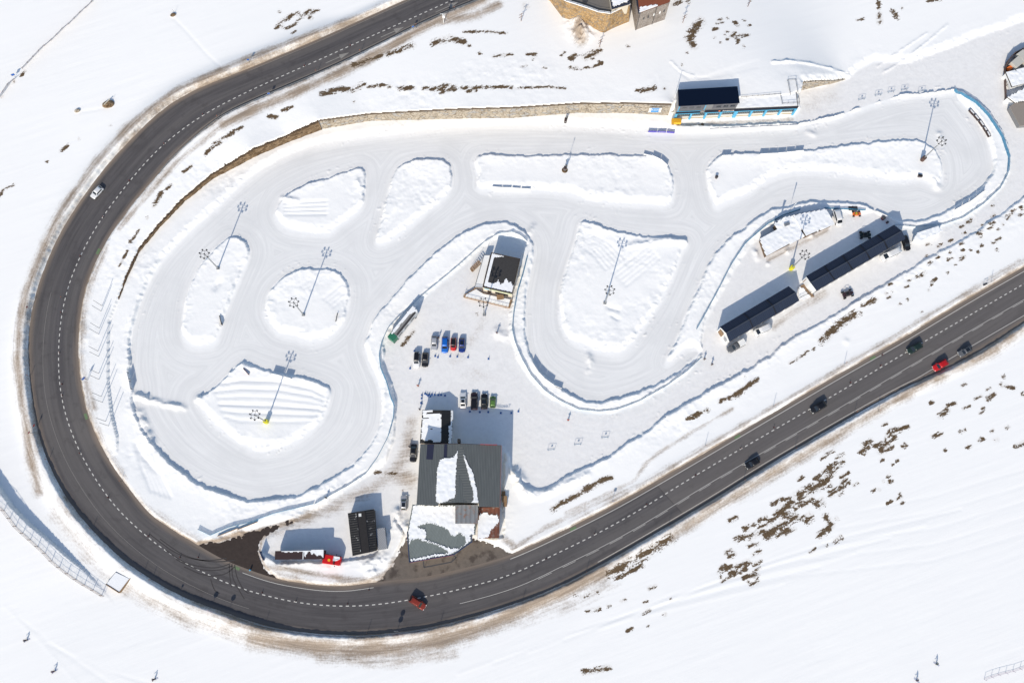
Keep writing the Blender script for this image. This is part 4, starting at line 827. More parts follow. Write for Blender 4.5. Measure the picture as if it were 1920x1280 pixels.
# ---------------------------------------------------------------- snowy huts
HB = flat('brown_hut_wall', (.16,.10,.06), .8, 0, .3)
def hut(name, label, px, zh, pitch, sd=7):
    w = PX(px, zh); t = thing(name, label, 'hut', (*w.mean(0), 0), world=True)
    ob('wall', MB().prism(inset(w, .35), 0, zh-.12), HB, t); ob('roof', MB().prism(w, zh-.11, zh), DSTEEL, t)
    a = unit(w[0], w[1]); snow_layer('snow_cover', t, [w], [], lambda x, y: zh, unit(w[-1], w[-2]), .35, .35, .30, .1); return t, w
h1, hw1 = hut('paddock_hut', 'western of the two snow covered huts by the track with a trampled snowy roof', [(1425,448.8),(1436,480),(1508.8,443.5),(1485.5,405),(1470,407.5),(1451,420),(1457.5,430)], 2.4, 0)
h2, hw2 = hut('paddock_hut', 'eastern of the two snow covered huts by the track with a smooth square snowy roof', [(1487,404),(1511,443),(1563.8,420.5),(1548,393)], 2.7, 0)
for t, a, b, ts in ((h1, hw1[1], hw1[2], (.05, .5, .78)), (h2, hw2[1], hw2[2], (.3,))):
    for q in ts: ob('window', face_quad(inset([a, b, a], 0)[0], b, q, q+.2, .9, 1.9, -.2), GLASS, t)
q = P(1475,421,2.75); ob('roof_vent', MB().box((q[0], q[1], 2.95), (1.5, .8, .5), .4), STEEL, h1)

# ---------------------------------------------------------------- black shed and annex
sp = [P(u, v, 3.2) for u, v in ((652,961.5),(661,1042),(706.5,1031.5),(701.8,953.5))]; sr = [P(668.5,959,3.5), P(678,1038,3.5), P(693,1035,3.5), P(684.5,956.5,3.5)]
s_ = thing('black_roof_shed', 'shed with ribbed black roof and a small grey lean-to west of the big building', 'shed', (*P(680,1000)[:2], 0), world=True); spw = np.array([q[:2] for q in sp])
sdr = unit(spw[1], spw[0]); sn = np.array([-sdr[1], sdr[0]])
ob('wall', MB().prism(inset(spw, .3), 0, 3.0), flat('tarred_wall', (.10,.085,.07), .8), s_)
BR = sheet('ribbed_black_roof', (.020,.019,.019), sn, .62, .5, .12, (.75,.75,.75)); BR2 = flat('black_roof_strip', (.025,.022,.021), .5, 0, .4, 1.5)
for name, a, mat in (('roof', [sp[0], sp[1], sr[1], sr[0]], BR), ('roof', [sr[0], sr[1], sr[2], sr[3]], BR2), ('roof', [sr[3], sr[2], sp[2], sp[3]], BR)):
    ob(name, MB().slab([tuple(q) for q in a], .12), mat, s_)
for a, b in ((sr[0], sr[1]), (sr[3], sr[2])): ob('roof_seam', MB().bar(a+[0, 0, .01], b+[0, 0, .01], .18, .08), flat('seam_black', (.009,.009,.012), .6), s_)
q = P(675,965,3.6); ob('skylight', MB().box((q[0], q[1], 3.62), (.7, .8, .12), .1), CHROME, s_)
lp = PX([(704.5,991),(709,1031),(725.5,1028),(721,988.5)], 2.5); ob('lean_to', MB().prism(lp, 0, 2.5), sheet('lean_to_sheet', (.33,.34,.36), unit(lp[0], lp[3]+np.array([0, -3.])), .4), s_)

# ---------------------------------------------------------------- blue pillared building
ZT = 5.75
fb = [PX([q], 0)[0] for q in ((1262.5,226),(1486.5,216))]; fd_ = unit(fb[0], fb[1]); fn_ = np.array([fd_[1], -fd_[0]])    # fn_: towards the track
Lf = np.hypot(*(fb[1]-fb[0]))
b = thing('race_control_building', 'long building with light blue pillars and black flat roof above the north straight', 'building', (*fb[0], 0), world=True)
def fp_(s, back): return fb[0]+fd_*s-fn_*back
def plan(s0, s1, b0, b1): return [fp_(s0, b0), fp_(s1, b0), fp_(s1, b1), fp_(s0, b1)]
ob('wall', MB().prism(plan(.3, Lf-.3, .35, 6.0), -.2, 4.1), flat('white_wall', (.66,.63,.58), .7, 0, .08), b)
ob('plinth', MB().prism(plan(.3, Lf-.3, .2, .347), -.2, .55), flat('ochre_plinth', (.42,.33,.20), .8, 0, .2), b)
ob('window', MB().prism(plan(.5, Lf-.5, .28, .345), 1.75, 3.75), GLASS, b)
mb = MB(); n_ = 64
for i in range(n_): mb.add([(*fp_(.6+(Lf-1.2)*i/n_, .26), 1.75), (*fp_(.75+(Lf-1.2)*i/n_, .26), 1.75), (*fp_(.75+(Lf-1.2)*i/n_, .26), 3.75), (*fp_(.6+(Lf-1.2)*i/n_, .26), 3.75)], [(0, 1, 2, 3)])
ob('window_frame', mb, flat('mullion_grey', (.22,.26,.26), .5), b)
ob('terrace_slab', MB().prism(plan(0, Lf, .0, 7.0), 4.6, ZT-.16), GREYP, b)
snow_layer('snow_cover', b, [np.array(plan(17.3, Lf-.3, .25, 6.8))], [], lambda x, y: ZT-.16, fd_, .5, .5, .22, 0)
ob('fascia', MB().prism(plan(-.05, 7.0, -.1, -.003), 4.403, 5.65), flat('fascia_navy', (.018,.022,.034), .7, 0, .1, 3, .15), b)
ob('fascia', MB().prism(plan(8.3, Lf+.05, -.1, -.003), 4.403, 5.65), flat('fascia_navy', (.018,.022,.034), .7, 0, .1, 3, .15), b)
ob('blue_beam', MB().prism(plan(-.05, 7.0, -.15, .3), 4.1, 4.4), BLUEP, b); ob('blue_beam', MB().prism(plan(8.3, Lf+.05, -.15, .3), 4.1, 4.4), BLUEP, b)
ob('blue_trim', MB().prism(plan(-.05, 7.0, -.12, -.0), 5.653, 5.75), BLUEP, b)
for i, (u, v) in enumerate(((1264,225),(1292,226),(1319.5,224.6),(1347,223),(1375,222),(1404,220),(1430.6,219),(1458,217),(1485,215.8))):
    s0 = np.dot(PX([(u, v)])[0]-fb[0], fd_); wdt = 1.0 if i == 4 else .55
    ob('pillar', MB().prism(plan(s0-wdt/2, s0+wdt/2, -.14, .5), -.2, 4.097), BLUEP, b)
for tx, s0, sz in (('Andorra', 15.2, 1.0),):
    q = fp_(s0, -.13); Mx_ = Matrix.Translation((q[0], q[1], 5.1)) @ Matrix.Rotation(math.atan2(fd_[1], fd_[0]), 4, 'Z') @ Matrix.Rotation(PI/2, 4, 'X')
    text('fascia_letters', tx, sz, WHITE, b, Mx_, .02)
q = fp_(12.6, -.12); ob('fascia_emblem', MB().box((q[0], q[1], 5.1), (.5, .06, .6), math.atan2(fd_[1], fd_[0])), ORANGE, b)
# upper storey with black membrane roof
ZB = 9.0
rp_ = [P(u, v, ZB) for u, v in ((1271.2,168.4),(1272.3,199),(1387,193.2),(1382.8,162))]; rpw = np.array([q[:2] for q in rp_])
ob('upper_wall', MB().prism(inset(rpw, .3), ZT-.15, ZB-.2), GREYP, b)
ob('roof', MB().prism(rpw, ZB-.19, ZB), flat('black_membrane', (.004,.009,.024), .9, 0, .15, 3, .05), b)
for t0, t1 in ((.02, .44), (.58, .97)):
    ob('upper_front', face_quad(rpw[1], rpw[2], t0, t1, ZT+.4, ZB-.25, -.24, .25), flat('front_grey', (.115,.115,.13), .6), b)
    for k_ in range(3): ob('window', face_quad(rpw[1], rpw[2], t0+.06+k_*.115, t0+.06+k_*.115+.075, 7.0, 7.9, .03), GLASS, b)
for t0 in (.015, .445): ob('blue_trim', face_quad(rpw[1], rpw[2], t0, t0+.012, ZT, ZB-.25, .04), BLUEP, b)
wq = [rpw[0], rpw[1]]; ob('side_cladding', face_quad(rpw[0], rpw[1], .0, 1, 4, ZB-.3, -.2, .22), flat('side_grey', (.30,.30,.31), .6), b)
def rail(par, pts, zb, h=1.1, nb=2, mat=DSTEEL, step=1.5, name='railing'):
    mb = MB()
    for a, b_ in zip(pts[:-1], pts[1:]):
        a, b_ = np.asarray(a)[:2], np.asarray(b_)[:2]; n = max(1, int(np.hypot(*(b_-a))/step))
        for i in range(n+1):
            q = a+(b_-a)*i/n; mb.tube((q[0], q[1], zb), (q[0], q[1], zb+h), .035, 5)
        for j in range(nb): mb.bar((*a, zb+h*(1-j*.5)-.05), (*b_, zb+h*(1-j*.5)-.05), .05, .05)
    return ob(name, mb, mat, par)
rail(b, [P(1389,184,ZT), P(1462,178,ZT), P(1466,196,ZT), P(1498,194,ZT), P(1491,151,ZT), P(1476,152,ZT), P(1481,179,ZT)], ZT-.1)
mq = P(1262,190,4); ob('antenna_mast', MB().tube((mq[0], mq[1], 3.5), (mq[0], mq[1], 12.5), .07, 8), WHITE, b)
mb = MB()
for i in range(10):
    q = P(1259+.3*i, 214-4.6*i, .55*i); mb.box((q[0], q[1], max(.25, .55*i+.2)), (1.5, .5, .1), math.atan2(fd_[1], fd_[0]))
ob('staircase', mb, STEEL, b)
# wall sign with letters, banner, generator
sg = [P(u, v, z_) for u, v, z_ in ((1215.5,206.5,2.6),(1238,206.5,2.6))]; d = unit(sg[0], sg[1]); ang = math.atan2(d[1], d[0])
s1_ = thing('wall_sign', 'white sign with blue ACA panel fixed on the tan stone wall', 'sign', (*sg[0][:2], 2.0), ang)
qm = nearest_on(PX([(1175,211),(1252,215)]), (sg[0][:2]+sg[1][:2])/2); s1_.location = (qm[0], qm[1]-1.05, 2.9)
ob('sign_board', MB().box((0, .15, 1.3), (3.6, .12, 2.7)), WHITE, s1_); ob('blue_panel', MB().box((0, .06, 1.3), (2.3, .05, 2.4)), flat('sign_blue', (.05,.27,.62), .5), s1_)
text('letters', 'ACA', 1.15, WHITE, s1_, Matrix.Translation((0, .02, 1.55)) @ Matrix.Rotation(PI/2, 4, 'X'), .02)
gq = A(1266,233); g_ = thing('generator_trailer', 'bright yellow generator box on the snow at the foot of the blue pillars', 'generator', (gq[0], gq[1], GZ(*gq[:2])), .03)
ob('body', MB().box((0, 0, 1.1), (2.7, 1.3, 1.3)), flat('generator_yellow', (.78,.42,.02), .5), g_); ob('lid', MB().box((0, 0, 1.795), (2.6, 1.2, .08)), flat('generator_yellow_lid', (.72,.36,.02), .5, 0, .2), g_)
ob('vent', MB().box((-1.0, -.655, 1.2), (.45, .02, .6)), BLACK, g_)
for sx in (-.8, .8): ob('wheel', MB().tube((sx, -.6, .3), (sx, .6, .3), .3, 12), BLACK, g_)

# ---------------------------------------------------------------- top house and its terrace
zt = bz(*A(1130,66)[:2])
hz = thing('stone_lodge', 'grey stone lodge with rusty red snow edged roof at the top edge of the photo', 'building', (*A(1200,40)[:2], zt), world=True)
hA, hB, hC = A(1190,59), A(1250,35), A(1182,44.5); HZ = zt+9.5
ra, rb, rc_, rdd = P(1199,25,HZ), P(1256,4,HZ), P(1270,-45,HZ), P(1188,-40,HZ)
lod = np.array([q[:2] for q in (ra, rb, rc_, rdd)])
ob('wall', MB().prism(lod, zt-2, HZ), GRANITE, hz)
lr0, lr1 = ((ra+rdd)/2), ((rb+rc_)/2)
for q in ([ra, rb, lr1, lr0], [lr0, lr1, rc_, rdd]):
    q3 = [(p[0], p[1], HZ+(1.6 if i in ((2, 3) if q[0] is ra else (0, 1)) else .05)) for i, p in enumerate(q)]
    ob('roof', MB().slab(q3, .2), flat('rusty_red_roof', (.17,.05,.025), .8, 0, .3, 4), hz)
snow_layer('snow_cover', hz, [np.array([ra[:2], (ra*.35+rb*.65)[:2], (ra*.5+rb*.35+lr1*.15)[:2], (ra*.72+lr0*.28)[:2]])], [], lambda x, y: HZ+.25, unit(ra, rb), .3, .3, .25, .4)
ob('eave', MB().bar((ra[0], ra[1]-.1, HZ-.1), (rdd[0], rdd[1], HZ-.1), .7, .35), flat('eave_navy', (.03,.035,.055), .6), hz)
for t0 in (.18, .33, .52, .72, .86): ob('window', face_quad(ra, rb, t0, t0+.045, zt+5, zt+6.2, .02), GLASS if t0 not in (.52, .72) else WHITE, hz)
ob('drainpipe', face_quad(ra, rb, .56, .575, zt, HZ-.1, .02, .12), DSTEEL, hz); ob('drainpipe', face_quad(ra, rb, .01, .025, zt, HZ-.1, .02, .12), DSTEEL, hz)
# stone base
bw = [A(u, v)[:2] for u, v in ((1020,-8),(1053,36),(1095,52),(1118.7,60),(1130.5,66.4),(1145,58.6),(1181,44))]
tw = [P(u, v, zt+8.5)[:2] for u, v in ((1046,-6),(1062,4),(1083,10.5),(1103,17),(1122,24),(1144.5,27),(1181,9.5))]
bs = thing('stone_bastion', 'curved ochre stone bastion wall carrying a paved terrace at the top edge', 'wall', (*bw[3], zt), world=True)
rings = [[(*p, zt-3), (*q, zt+8.5), (q[0], q[1]+1.0, zt+8.5), (p[0], p[1]+8, zt-3)] for p, q in zip(bw, tw)]
ob('masonry', MB().loft(rings), OSTONE, bs)
tz = [(q[0], q[1]+.9) for q in tw]+[(tw[-1][0], tw[-1][1]+30), (tw[0][0]-4, tw[0][1]+30)]
ob('terrace_floor', MB().prism(tz, zt+7.6, zt+7.95), flat('terrace_tarmac', (.17,.155,.14), .85, 0, .2, 1), bs)
mb = MB()
for p, q in zip(tw[:-1], tw[1:]): mb.bar((p[0], p[1]+.35, zt+8.503), (q[0], q[1]+.35, zt+8.503), .55, .28)
ob('snow_cover', mb, SNOW, bs); rail(bs, [(q[0], q[1]+.2) for q in tw], zt+8.4)
sbw = PX([(1138,-40),(1147,18),(1181,8),(1176,-40)], zt+10.4)
sb_ = thing('white_roof_house', 'small house with snow white roof and navy eaves between bastion and stone lodge', 'building', (*sbw.mean(0), zt), world=True)
ob('wall', MB().prism(inset(sbw, .4), zt+5, zt+10.2), CREAM, sb_); ob('roof', MB().prism(sbw, zt+10.203, zt+10.5), flat('eave_navy', (.03,.035,.055), .6), sb_)
snow_layer('snow_cover', sb_, [inset(sbw, .9)], [PX([(1158,18),(1163,8),(1172,5),(1182,7)], zt+10.4)], lambda x, y: zt+10.5, (1, 0), .3, .3, .25, .3)
tbl = thing('terrace_umbrella', 'dark closed parasol base standing on the paved terrace behind the bastion', 'parasol', (*P(1097,3,zt+7.95)[:2], zt+7.95)); ob('base', MB().tube((0, 0, 0), (0, 0, .25), .75, 16), DSTEEL, tbl); ob('pole', MB().tube((0, 0, .25), (0, 0, 2.2), .06, 8), DSTEEL, tbl)

# ---------------------------------------------------------------- depot at the right edge
def block(name, label, px, zh, wallm, roofm, snow=None, cat='building'):
    w = PX(px, zh); t = thing(name, label, cat, (*w.mean(0), 0), world=True)
    ob('wall', MB().prism(inset(w, .3), 0, zh-.2), wallm, t); ob('roof', MB().prism(w, zh-.197, zh), roofm, t)
    if snow is not None: snow_layer('snow_cover', t, [inset(w, .2) if snow == 1 else PX(snow, zh)], [], lambda x, y: zh, unit(w[0], w[1]), .4, .4, .3, .3)
    return t
block('depot_shed', 'snow covered depot shed nearest the containers at the right edge', [(1885,136),(1897,164),(1960,146),(1945,122)], 2.4, WHITE, DSTEEL, 1)
block('depot_shed', 'snow covered depot shed south of its neighbour at the right edge', [(1888,183),(1902,193),(1960,186),(1950,150),(1919,166)], 2.4, WHITE, DSTEEL, 1)
block('brown_depot', 'depot building with bare flat brown roof in the lower right of the depot yard', [(1893,199.5),(1913,236),(1962,232),(1950,190),(1903,193)], 2.2, GREYP, flat('brown_felt', (.27,.235,.205), .9, 0, .12, 3))
def container(label, u, v, z0, L, W, Hh, rz, mat, cat='container'):
    q = A(u, v); t = thing('shipping_container', label, cat, (q[0], q[1], z0), rz); mb = MB().box((0, 0, Hh/2+.1), (L, W, Hh)); ob('body', mb, mat, t)
    mb = MB()
    for i in range(int(L/.35)):
        x = -L/2+.2+i*.35; mb.box((x, W/2+.02, Hh/2+.1), (.12, .04, Hh*.85)); mb.box((x, -W/2-.02, Hh/2+.1), (.12, .04, Hh*.85))
    ob('rib', mb, mat, t); ob('door', MB().box((L/2+.025, 0, Hh/2+.1), (.05, W*.9, Hh*.9)), mat, t); return t
BEI = flat('beige_container', (.52,.50,.45), .6, 0, .12)
container('smaller beige container beside the orange machine at the right edge', 1900,124, 0, 3.2, 2.4, 2.5, .75, BEI); container('larger beige container cut by the right edge of the photo', 1917,119, 0, 6.0, 2.4, 2.6, -.9, BEI)
oq = A(1890,131); og = thing('snow_blower', 'orange snow blower parked by the containers at the right edge', 'machine', (oq[0], oq[1], 0), .6)
ob('body', MB().box((0, 0, .9), (1.8, 1.3, 1.0), 0, .8), ORANGE, og); ob('blower_head', MB().box((1.25, 0, .45), (.6, 1.7, .9)), ORANGE, og); ob('chute', MB().tube((1.2, 0, .9), (1.4, .2, 2.0), .16, 8), ORANGE, og)
for x in (-.6, .5):
    for y in (-.7, .7): ob('wheel', MB().tube((x, y-.12, .35), (x, y+.12, .35), .35, 12), BLACK, og)
dw = [A(u, v)[:2] for u, v in ((1884,190),(1883,165),(1882,130),(1886,118),(1897,105),(1912,97),(1935,90))]
dt = thing('depot_fence', 'dark curved windbreak fence round the depot yard at the right edge', 'fence', (*dw[2], 0), world=True); mb = MB()
for p, q in zip(dw[:-1], dw[1:]): mb.bar((*p, 0), (*q, 0), .12, 2.0 if p[1] > dw[2][1]-2 else 1.1)
ob('netting', mb, flat('brown_netting', (.13,.085,.07), .9), dt)
for p in dw: ob('post', MB().tube((*p, 0), (*p, 2.3), .06, 6), DSTEEL, dt)
# small things on far snow: stone troughs / capped wells
for i, (u, v, r_, lb) in enumerate(((205,198,1.5,'large dark rock with a wooden rim poking out of the snow at upper left'),(147,210,.75,'small tan rock half buried in the snow left of the rimmed rock'),(326,31,.75,'small brown rock with two thin stakes alone on the snow near the top'))):
    q = A(u, v); zq = GZ(*q[:2]); t = thing('rock', lb, 'rock', (q[0], q[1], zq-.1), .4)
    rr = random.Random(i); mb = MB(); rings = []
    for k_, (zz, f_) in enumerate(((0, 1), (.25, 1.02), (.5, .8), (.65, .45))):
        rings.append([(r_*f_*math.cos(a)*(1+.25*rr.random()), r_*.65*f_*math.sin(a)*(1+.25*rr.random()), r_*zz) for a in np.linspace(0, 2*PI, 11)[:-1]])
    ob('stone', mb.loft(rings), RUBB if i != 1 else STONE, t)
    if i == 0: ob('plank', MB().box((0, .3, r_*.75), (2.4, .25, .12), .5), CREAM, t)
    if i != 1: ob('stake', MB().tube((r_*.8, .5, 0), (r_*.8, .5, 1.9), .03, 6), DSTEEL, t)
# ================================================================== VEHICLES
def paint(name, c): return flat('car_paint_'+name, c, .28, .15, .04, 3, .5)
PAINTS = dict(white=paint('white', (.78,.78,.78)), silver=paint('silver', (.42,.43,.46)), blue=paint('blue', (.01,.13,.52)), red=paint('red', (.50,.012,.015)), dblue=paint('dark_blue', (.012,.035,.20)), black=paint('black', (.012,.012,.015)),
    brown=paint('brown', (.045,.025,.03)), green=paint('green', (.11,.22,.05)), grey=paint('grey', (.12,.125,.135)), orange=paint('orange_red', (.25,.035,.02)), dgreen=paint('dark_green', (.015,.03,.025)), navy=paint('navy', (.015,.022,.035)))
# style: length, width, height, belt, bonnet, cabin front base/top, cabin rear top/base (fractions of L from the nose)
ST = dict(hatch=(4.1,1.78,1.5,.95,.88,.27,.42,.86,.985), sedan=(4.7,1.82,1.45,.93,.86,.27,.42,.74,.88), suv=(4.6,1.88,1.72,1.05,.98,.24,.38,.90,.99), small=(3.4,1.62,1.52,.95,.90,.22,.36,.88,.985),
    van=(5.0,1.95,2.0,1.15,1.05,.12,.30,.97,.995), pick=(5.3,1.9,1.78,1.05,1.0,.26,.38,.58,.62))
def car(label, u, v, du, dv, style, col, roof=None, group=None, L=None, extra=None, glass_roof=False):
    L0, W, Ht, belt, bon, c0, c1, c2, c3 = ST[style]; L = L or L0
    q = A(u, v); q2 = A(u+du*20, v+dv*20); rz = math.atan2(q2[1]-q[1], q2[0]-q[0])
    # the roof is what the pixel shows: shift the base by the lean
    base = P(u, v, q[2]+Ht*.6); base = np.array([base[0], base[1], max(bz(base[0], base[1]), GZ(base[0], base[1]) if -1 < 0 else 0)])
    if style != 'x' and abs(GZ(base[0], base[1])-bz(base[0], base[1])) > .6: base[2] = GZ(base[0], base[1])
    t = thing('parked_car' if group and 'parked' in group else 'car', label, 'car', base, rz, group); pm = PAINTS[col]
    def X(f): return L/2-f*L
    w = W/2; rings = []
    prof = [(0, .80, .38, .62), (.03, .93, .28, .72), (.10, .98, .22, bon-.10), (.20, 1.0, .20, bon-.02), (c0, 1.0, .20, belt), (.5, 1.0, .20, belt), (c3-.06, 1.0, .20, belt), (.97, .95, .25, belt-.02), (1.0, .86, .35, belt-.14)]
    if style == 'pick': prof[6] = (.9, 1.0, .2, belt)
    for f, k, zl, zt_ in prof:
        x = X(f); a = w*k; rings.append([(x, -a*.9, zl), (x, a*.9, zl), (x, a, zl+.18), (x, a*.99, zt_-.16), (x, a*.9, zt_-.03), (x, a*.55, zt_), (x, -a*.55, zt_), (x, -a*.9, zt_-.03), (x, -a*.99, zt_-.16), (x, -a, zl+.18)])
    ob('body', MB().loft([r[::-1] for r in rings]), pm, t, True)
    k = .84 if style != 'van' else .92; zb = belt-.03; zr = Ht
    B = [(X(c0), -w*.90, zb), (X(c0), w*.90, zb), (X(c3), w*.90, zb), (X(c3), -w*.90, zb)]; T = [(X(c1), -w*k*.86, zr-.06), (X(c1), w*k*.86, zr-.06), (X(c2), w*k*.86, zr-.06), (X(c2), -w*k*.86, zr-.06)]
    mb = MB(); mb.add(B+T, [(0, 1, 5, 4)[::-1], (1, 2, 6, 5)[::-1], (2, 3, 7, 6)[::-1], (3, 0, 4, 7)[::-1], (4, 5, 6, 7)[::-1]]); ob('cabin', mb, pm, t)
    xs = np.linspace(X(c1)+.02, X(c2)-.02, 5); rr = []
    for i, x in enumerate(xs):
        zz = zr-(.05 if i in (0, 4) else 0); a = w*k*.86; rr.append([(x, -a, zr-.075), (x, a, zr-.075), (x, a*.93, zz-.02), (x, a*.6, zz), (x, -a*.6, zz), (x, -a*.93, zz-.02)])
    ob('roof', MB().loft([r[::-1] for r in rr]), PAINTS[roof] if roof else pm, t, True)
    if glass_roof: ob('sunroof', MB().box(((X(c1)+X(c2))/2+(.0), 0, zr+.008), ((X(c1)-X(c2))*.62, w*1.05, .02)), GLASS, t)
    def win(name, b0, b1, t1, t0, i0=.07, i1=.08):
        b0, b1, t0, t1 = (np.array(q) for q in (b0, b1, t0, t1)); n = np.cross(b1-b0, t0-b0); n = n/np.linalg.norm(n)
        def pt(s, r): a = b0+(b1-b0)*s; c = t0+(t1-t0)*s; return a+(c-a)*r
        p = [pt(i0, i1), pt(1-i0, i1), pt(1-i0, 1-i1), pt(i0, 1-i1)]
        cen = sum(p)/4; sgn = 1 if np.dot(n, cen-np.array([X((c0+c3)/2), 0, zb-.3])) > 0 else -1
        mb = MB(); vv = [tuple(a+n*sgn*.012) for a in p]; mb.add(vv, [(0, 1, 2, 3) if sgn > 0 else (3, 2, 1, 0)]); return ob(name, mb, GLASS, t)
    win('windscreen', B[0], B[1], T[1], T[0]); win('rear_window', B[2], B[3], T[3], T[2], .08, .1); win('side_window', B[1], B[2], T[2], T[1], .10, .12); win('side_window', B[3], B[0], T[0], T[3], .10, .12)
    for fx in (.175, .80):
        for sy in (-1, 1):
            wo = ob('wheel', MB().tube((X(fx), sy*(w-.22), .33), (X(fx), sy*(w+.01), .33), .33, 14), BLACK, t)
            ob('rim', MB().tube((X(fx), sy*(w+.012), .33), (X(fx), sy*(w+.02), .33), .21, 10), RIMM, wo)
    for sy in (-1, 1):
        ob('headlight', MB().box((X(.018), sy*w*.68, .64), (.16, .34, .14)), CHROME, t); ob('tail_light', MB().box((X(.992), sy*w*.72, belt-.22), (.08, .28, .18)), TAIL, t)
        ob('mirror', MB().box((X(c0+.06), sy*(w+.09), belt+.03), (.12, .2, .13)), pm, t)
    ob('number_plate', MB().box((X(-.002), 0, .45), (.03, .5, .11)), WHITE, t)
    if extra == 'bed':
        ob('cargo_bed', MB().box((X(.79), 0, belt+.03), (L*.34, W*.80, .04)), BLACK, t)
    if extra == 'hardtop': ob('hardtop', MB().box((X(.80), 0, belt+.38), (L*.36, W*.9, .75), 0, .92), WHITE, t)
    if extra == 'tent':
        ob('roof_box', MB().box((X(.74), 0, Ht+.18), (L*.44, W*.86, .34), 0, .95), PAINTS['black'], t)
    if extra == 'bars':
        for f_ in (.40, .62): ob('roof_bar', MB().bar((X(f_), -w*.8, Ht+.03), (X(f_), w*.8, Ht+.03), .06, .05), STEEL, t)
        for s_ in (-1, 1): ob('roof_rail', MB().bar((X(.34), s_*w*.7, Ht-.01), (X(.86), s_*w*.7, Ht-.01), .05, .06), WHITE, t)
    if extra == 'rack':
        for f_ in (.9, .96): ob('ski_rack', MB().box((X(f_), 0, Ht-.2), (.12, W*.8, .06)), DSTEEL, t)
    return t
RG = 'cars driving on the road'; PG = 'cars parked in the paddock'
car('white hatchback driving alone on the upper left curve of the road', 181,360,-.67,.74,'hatch','white',group=RG)
car('orange red hatchback crossing the lower road below the blue edged roof', 783,1130,.85,.55,'suv','orange',group=RG)
car('small black car with round shadow driving on the lower road nearest the dirty bend', 1411,868,-.86,.5,'hatch','black',group=RG)
car('black off-roader on the dashed centre line of the right road', 1535,763,-.86,.5,'suv','black',group=RG,extra='rack')
car('dark green grey car in the middle lane ahead of the red car', 1716,652,-.87,.5,'suv','dgreen',group=RG)
car('bright red car by the snowy lower edge of the right road', 1764,684,-.87,.5,'suv','red',group=RG)
car('dark grey car with black sunroof following the red car on the right road', 1810,658,-.87,.5,'hatch','grey',group=RG,glass_roof=True)
car('silver white hatchback at the left end of the upper parked row', 814,643,-.02,1,'hatch','silver',roof='silver',group=PG)
car('bright blue estate with load on its rear in the upper parked row', 834,646,-.03,1,'suv','blue',group=PG,extra='rack')
car('red hatchback with black roof in the upper parked row', 850,645,-.02,1,'small','red',roof='black',group=PG,L=3.7)
car('dark blue coupe with black glass roof at the right end of the upper row', 866,647,-.02,1,'hatch','dblue',group=PG,glass_roof=True)
car('white estate with full black panoramic roof beside the black car near the blue net', 781,674,-.06,1,'suv','white',group=PG,roof='black')
car('black hatchback parked right beside the white estate near the blue net', 797,674,-.06,1,'hatch','black',group=PG)
car('white sedan with black sunroof at the left end of the lower parked row', 868,750,.0,-1,'sedan','white',group=PG,glass_roof=True,L=4.4)
car('dark brown pickup with white bar in the lower parked row', 889,751,0,-1,'pick','brown',group=PG,extra='tent',L=4.9)
car('black saloon with shiny glass roof between brown pickup and green jeep', 908,752,0,-1,'sedan','black',group=PG,glass_roof=True,L=4.3)
car('small green off-roader with pale bonnet at the right end of the lower parked row', 924,753,.03,-1,'small','green',group=PG,L=3.2)
car('long black car parked tight against the west wall of the big building', 775,849,-.06,1,'sedan','black',group=PG,L=4.9)
car('grey silver car parked alone on dirty snow between shed and big building', 757,942,.02,-1,'hatch','silver',group=PG,glass_roof=True)
car('black off-roader tucked under the east end of the longer pit garage', 1699,455,.33,1,'suv','black',group=PG)
car('white passenger van parked beside the eastern snowy hut', 1572,408,.28,1,'van','white',group=PG,L=4.7)
car('dark pickup with white hardtop at the west end of the shorter pit garage', 1381,648,-.87,.48,'pick','grey',group=PG,extra='hardtop',L=5.6)
car('white box van with dark windscreen along the longer pit garage', 1671,476,-.9,.42,'van','white',group=PG,L=6.2)
car('pale camper van with dark windscreen along the shorter pit garage', 1430,618,-.9,.42,'van','white',group=PG,L=5.2)
# truck with trailer
tz_ = 4.1; tq = [P(u, v, tz_) for u, v in ((515.8,1032.3),(515.3,1048.5),(607,1047.5),(608,1031))]; tw_ = np.array([q[:2] for q in tq]); td = unit(tw_[0], tw_[3])
tr = thing('box_trailer', 'long dark brown box trailer with scalloped snow on top behind the red lorry cab', 'trailer', (*tw_.mean(0), 0), world=True)
BRN = flat('trailer_brown', (.045,.026,.026), .5, 0, .2); ob('body', MB().prism(tw_, 1.1, tz_), BRN, tr); ob('side_rail', MB().prism(inset(tw_, .05), .9, 1.097), STEEL, tr)
sn_in = [PX([(525,1032),(607,1030.5),(607.5,1034),(606,1045),(602,1041),(598,1040),(595,1043),(591,1039),(588,1036),(585,1040),(582,1033.5),(578,1034),(574,1040),(572,1046),(570,1034),(566,1033),(560,1034.5),(553,1033.5),(547,1035),(542,1034),(536,1035),(530,1034)], tz_), PX([(567.5,1033),(569,1033),(569,1048),(567.5,1048)], tz_)]
snow_layer('snow_cover', tr, sn_in, [], lambda x, y: tz_, td, .2, .2, .15, 0)
for i, s0 in enumerate((1.2, 2.4, 3.6)):
    for sy in (.1, .9):
        q = tw_[0]+td*s0+(tw_[1]-tw_[0])*sy; ob('wheel', MB().tube((q[0]-td[1]*-.15, q[1]+td[0]*-.15, .5), (q[0]-td[1]*.15, q[1]+td[0]*.15, .5), .5, 14), BLACK, tr)
for sy in (.2, .8):
    q = tw_[0]+td*9.5+(tw_[1]-tw_[0])*sy; ob('leg', MB().box((q[0], q[1], .55), (.16, .16, 1.1)), DSTEEL, tr)
q0 = A(628,1047); lr = thing('lorry', 'bright red lorry cab with yellow roof dot and snow on its windscreen', 'lorry', (q0[0]-.4, q0[1]-.3, 0), math.atan2(td[1], td[0])-.17)
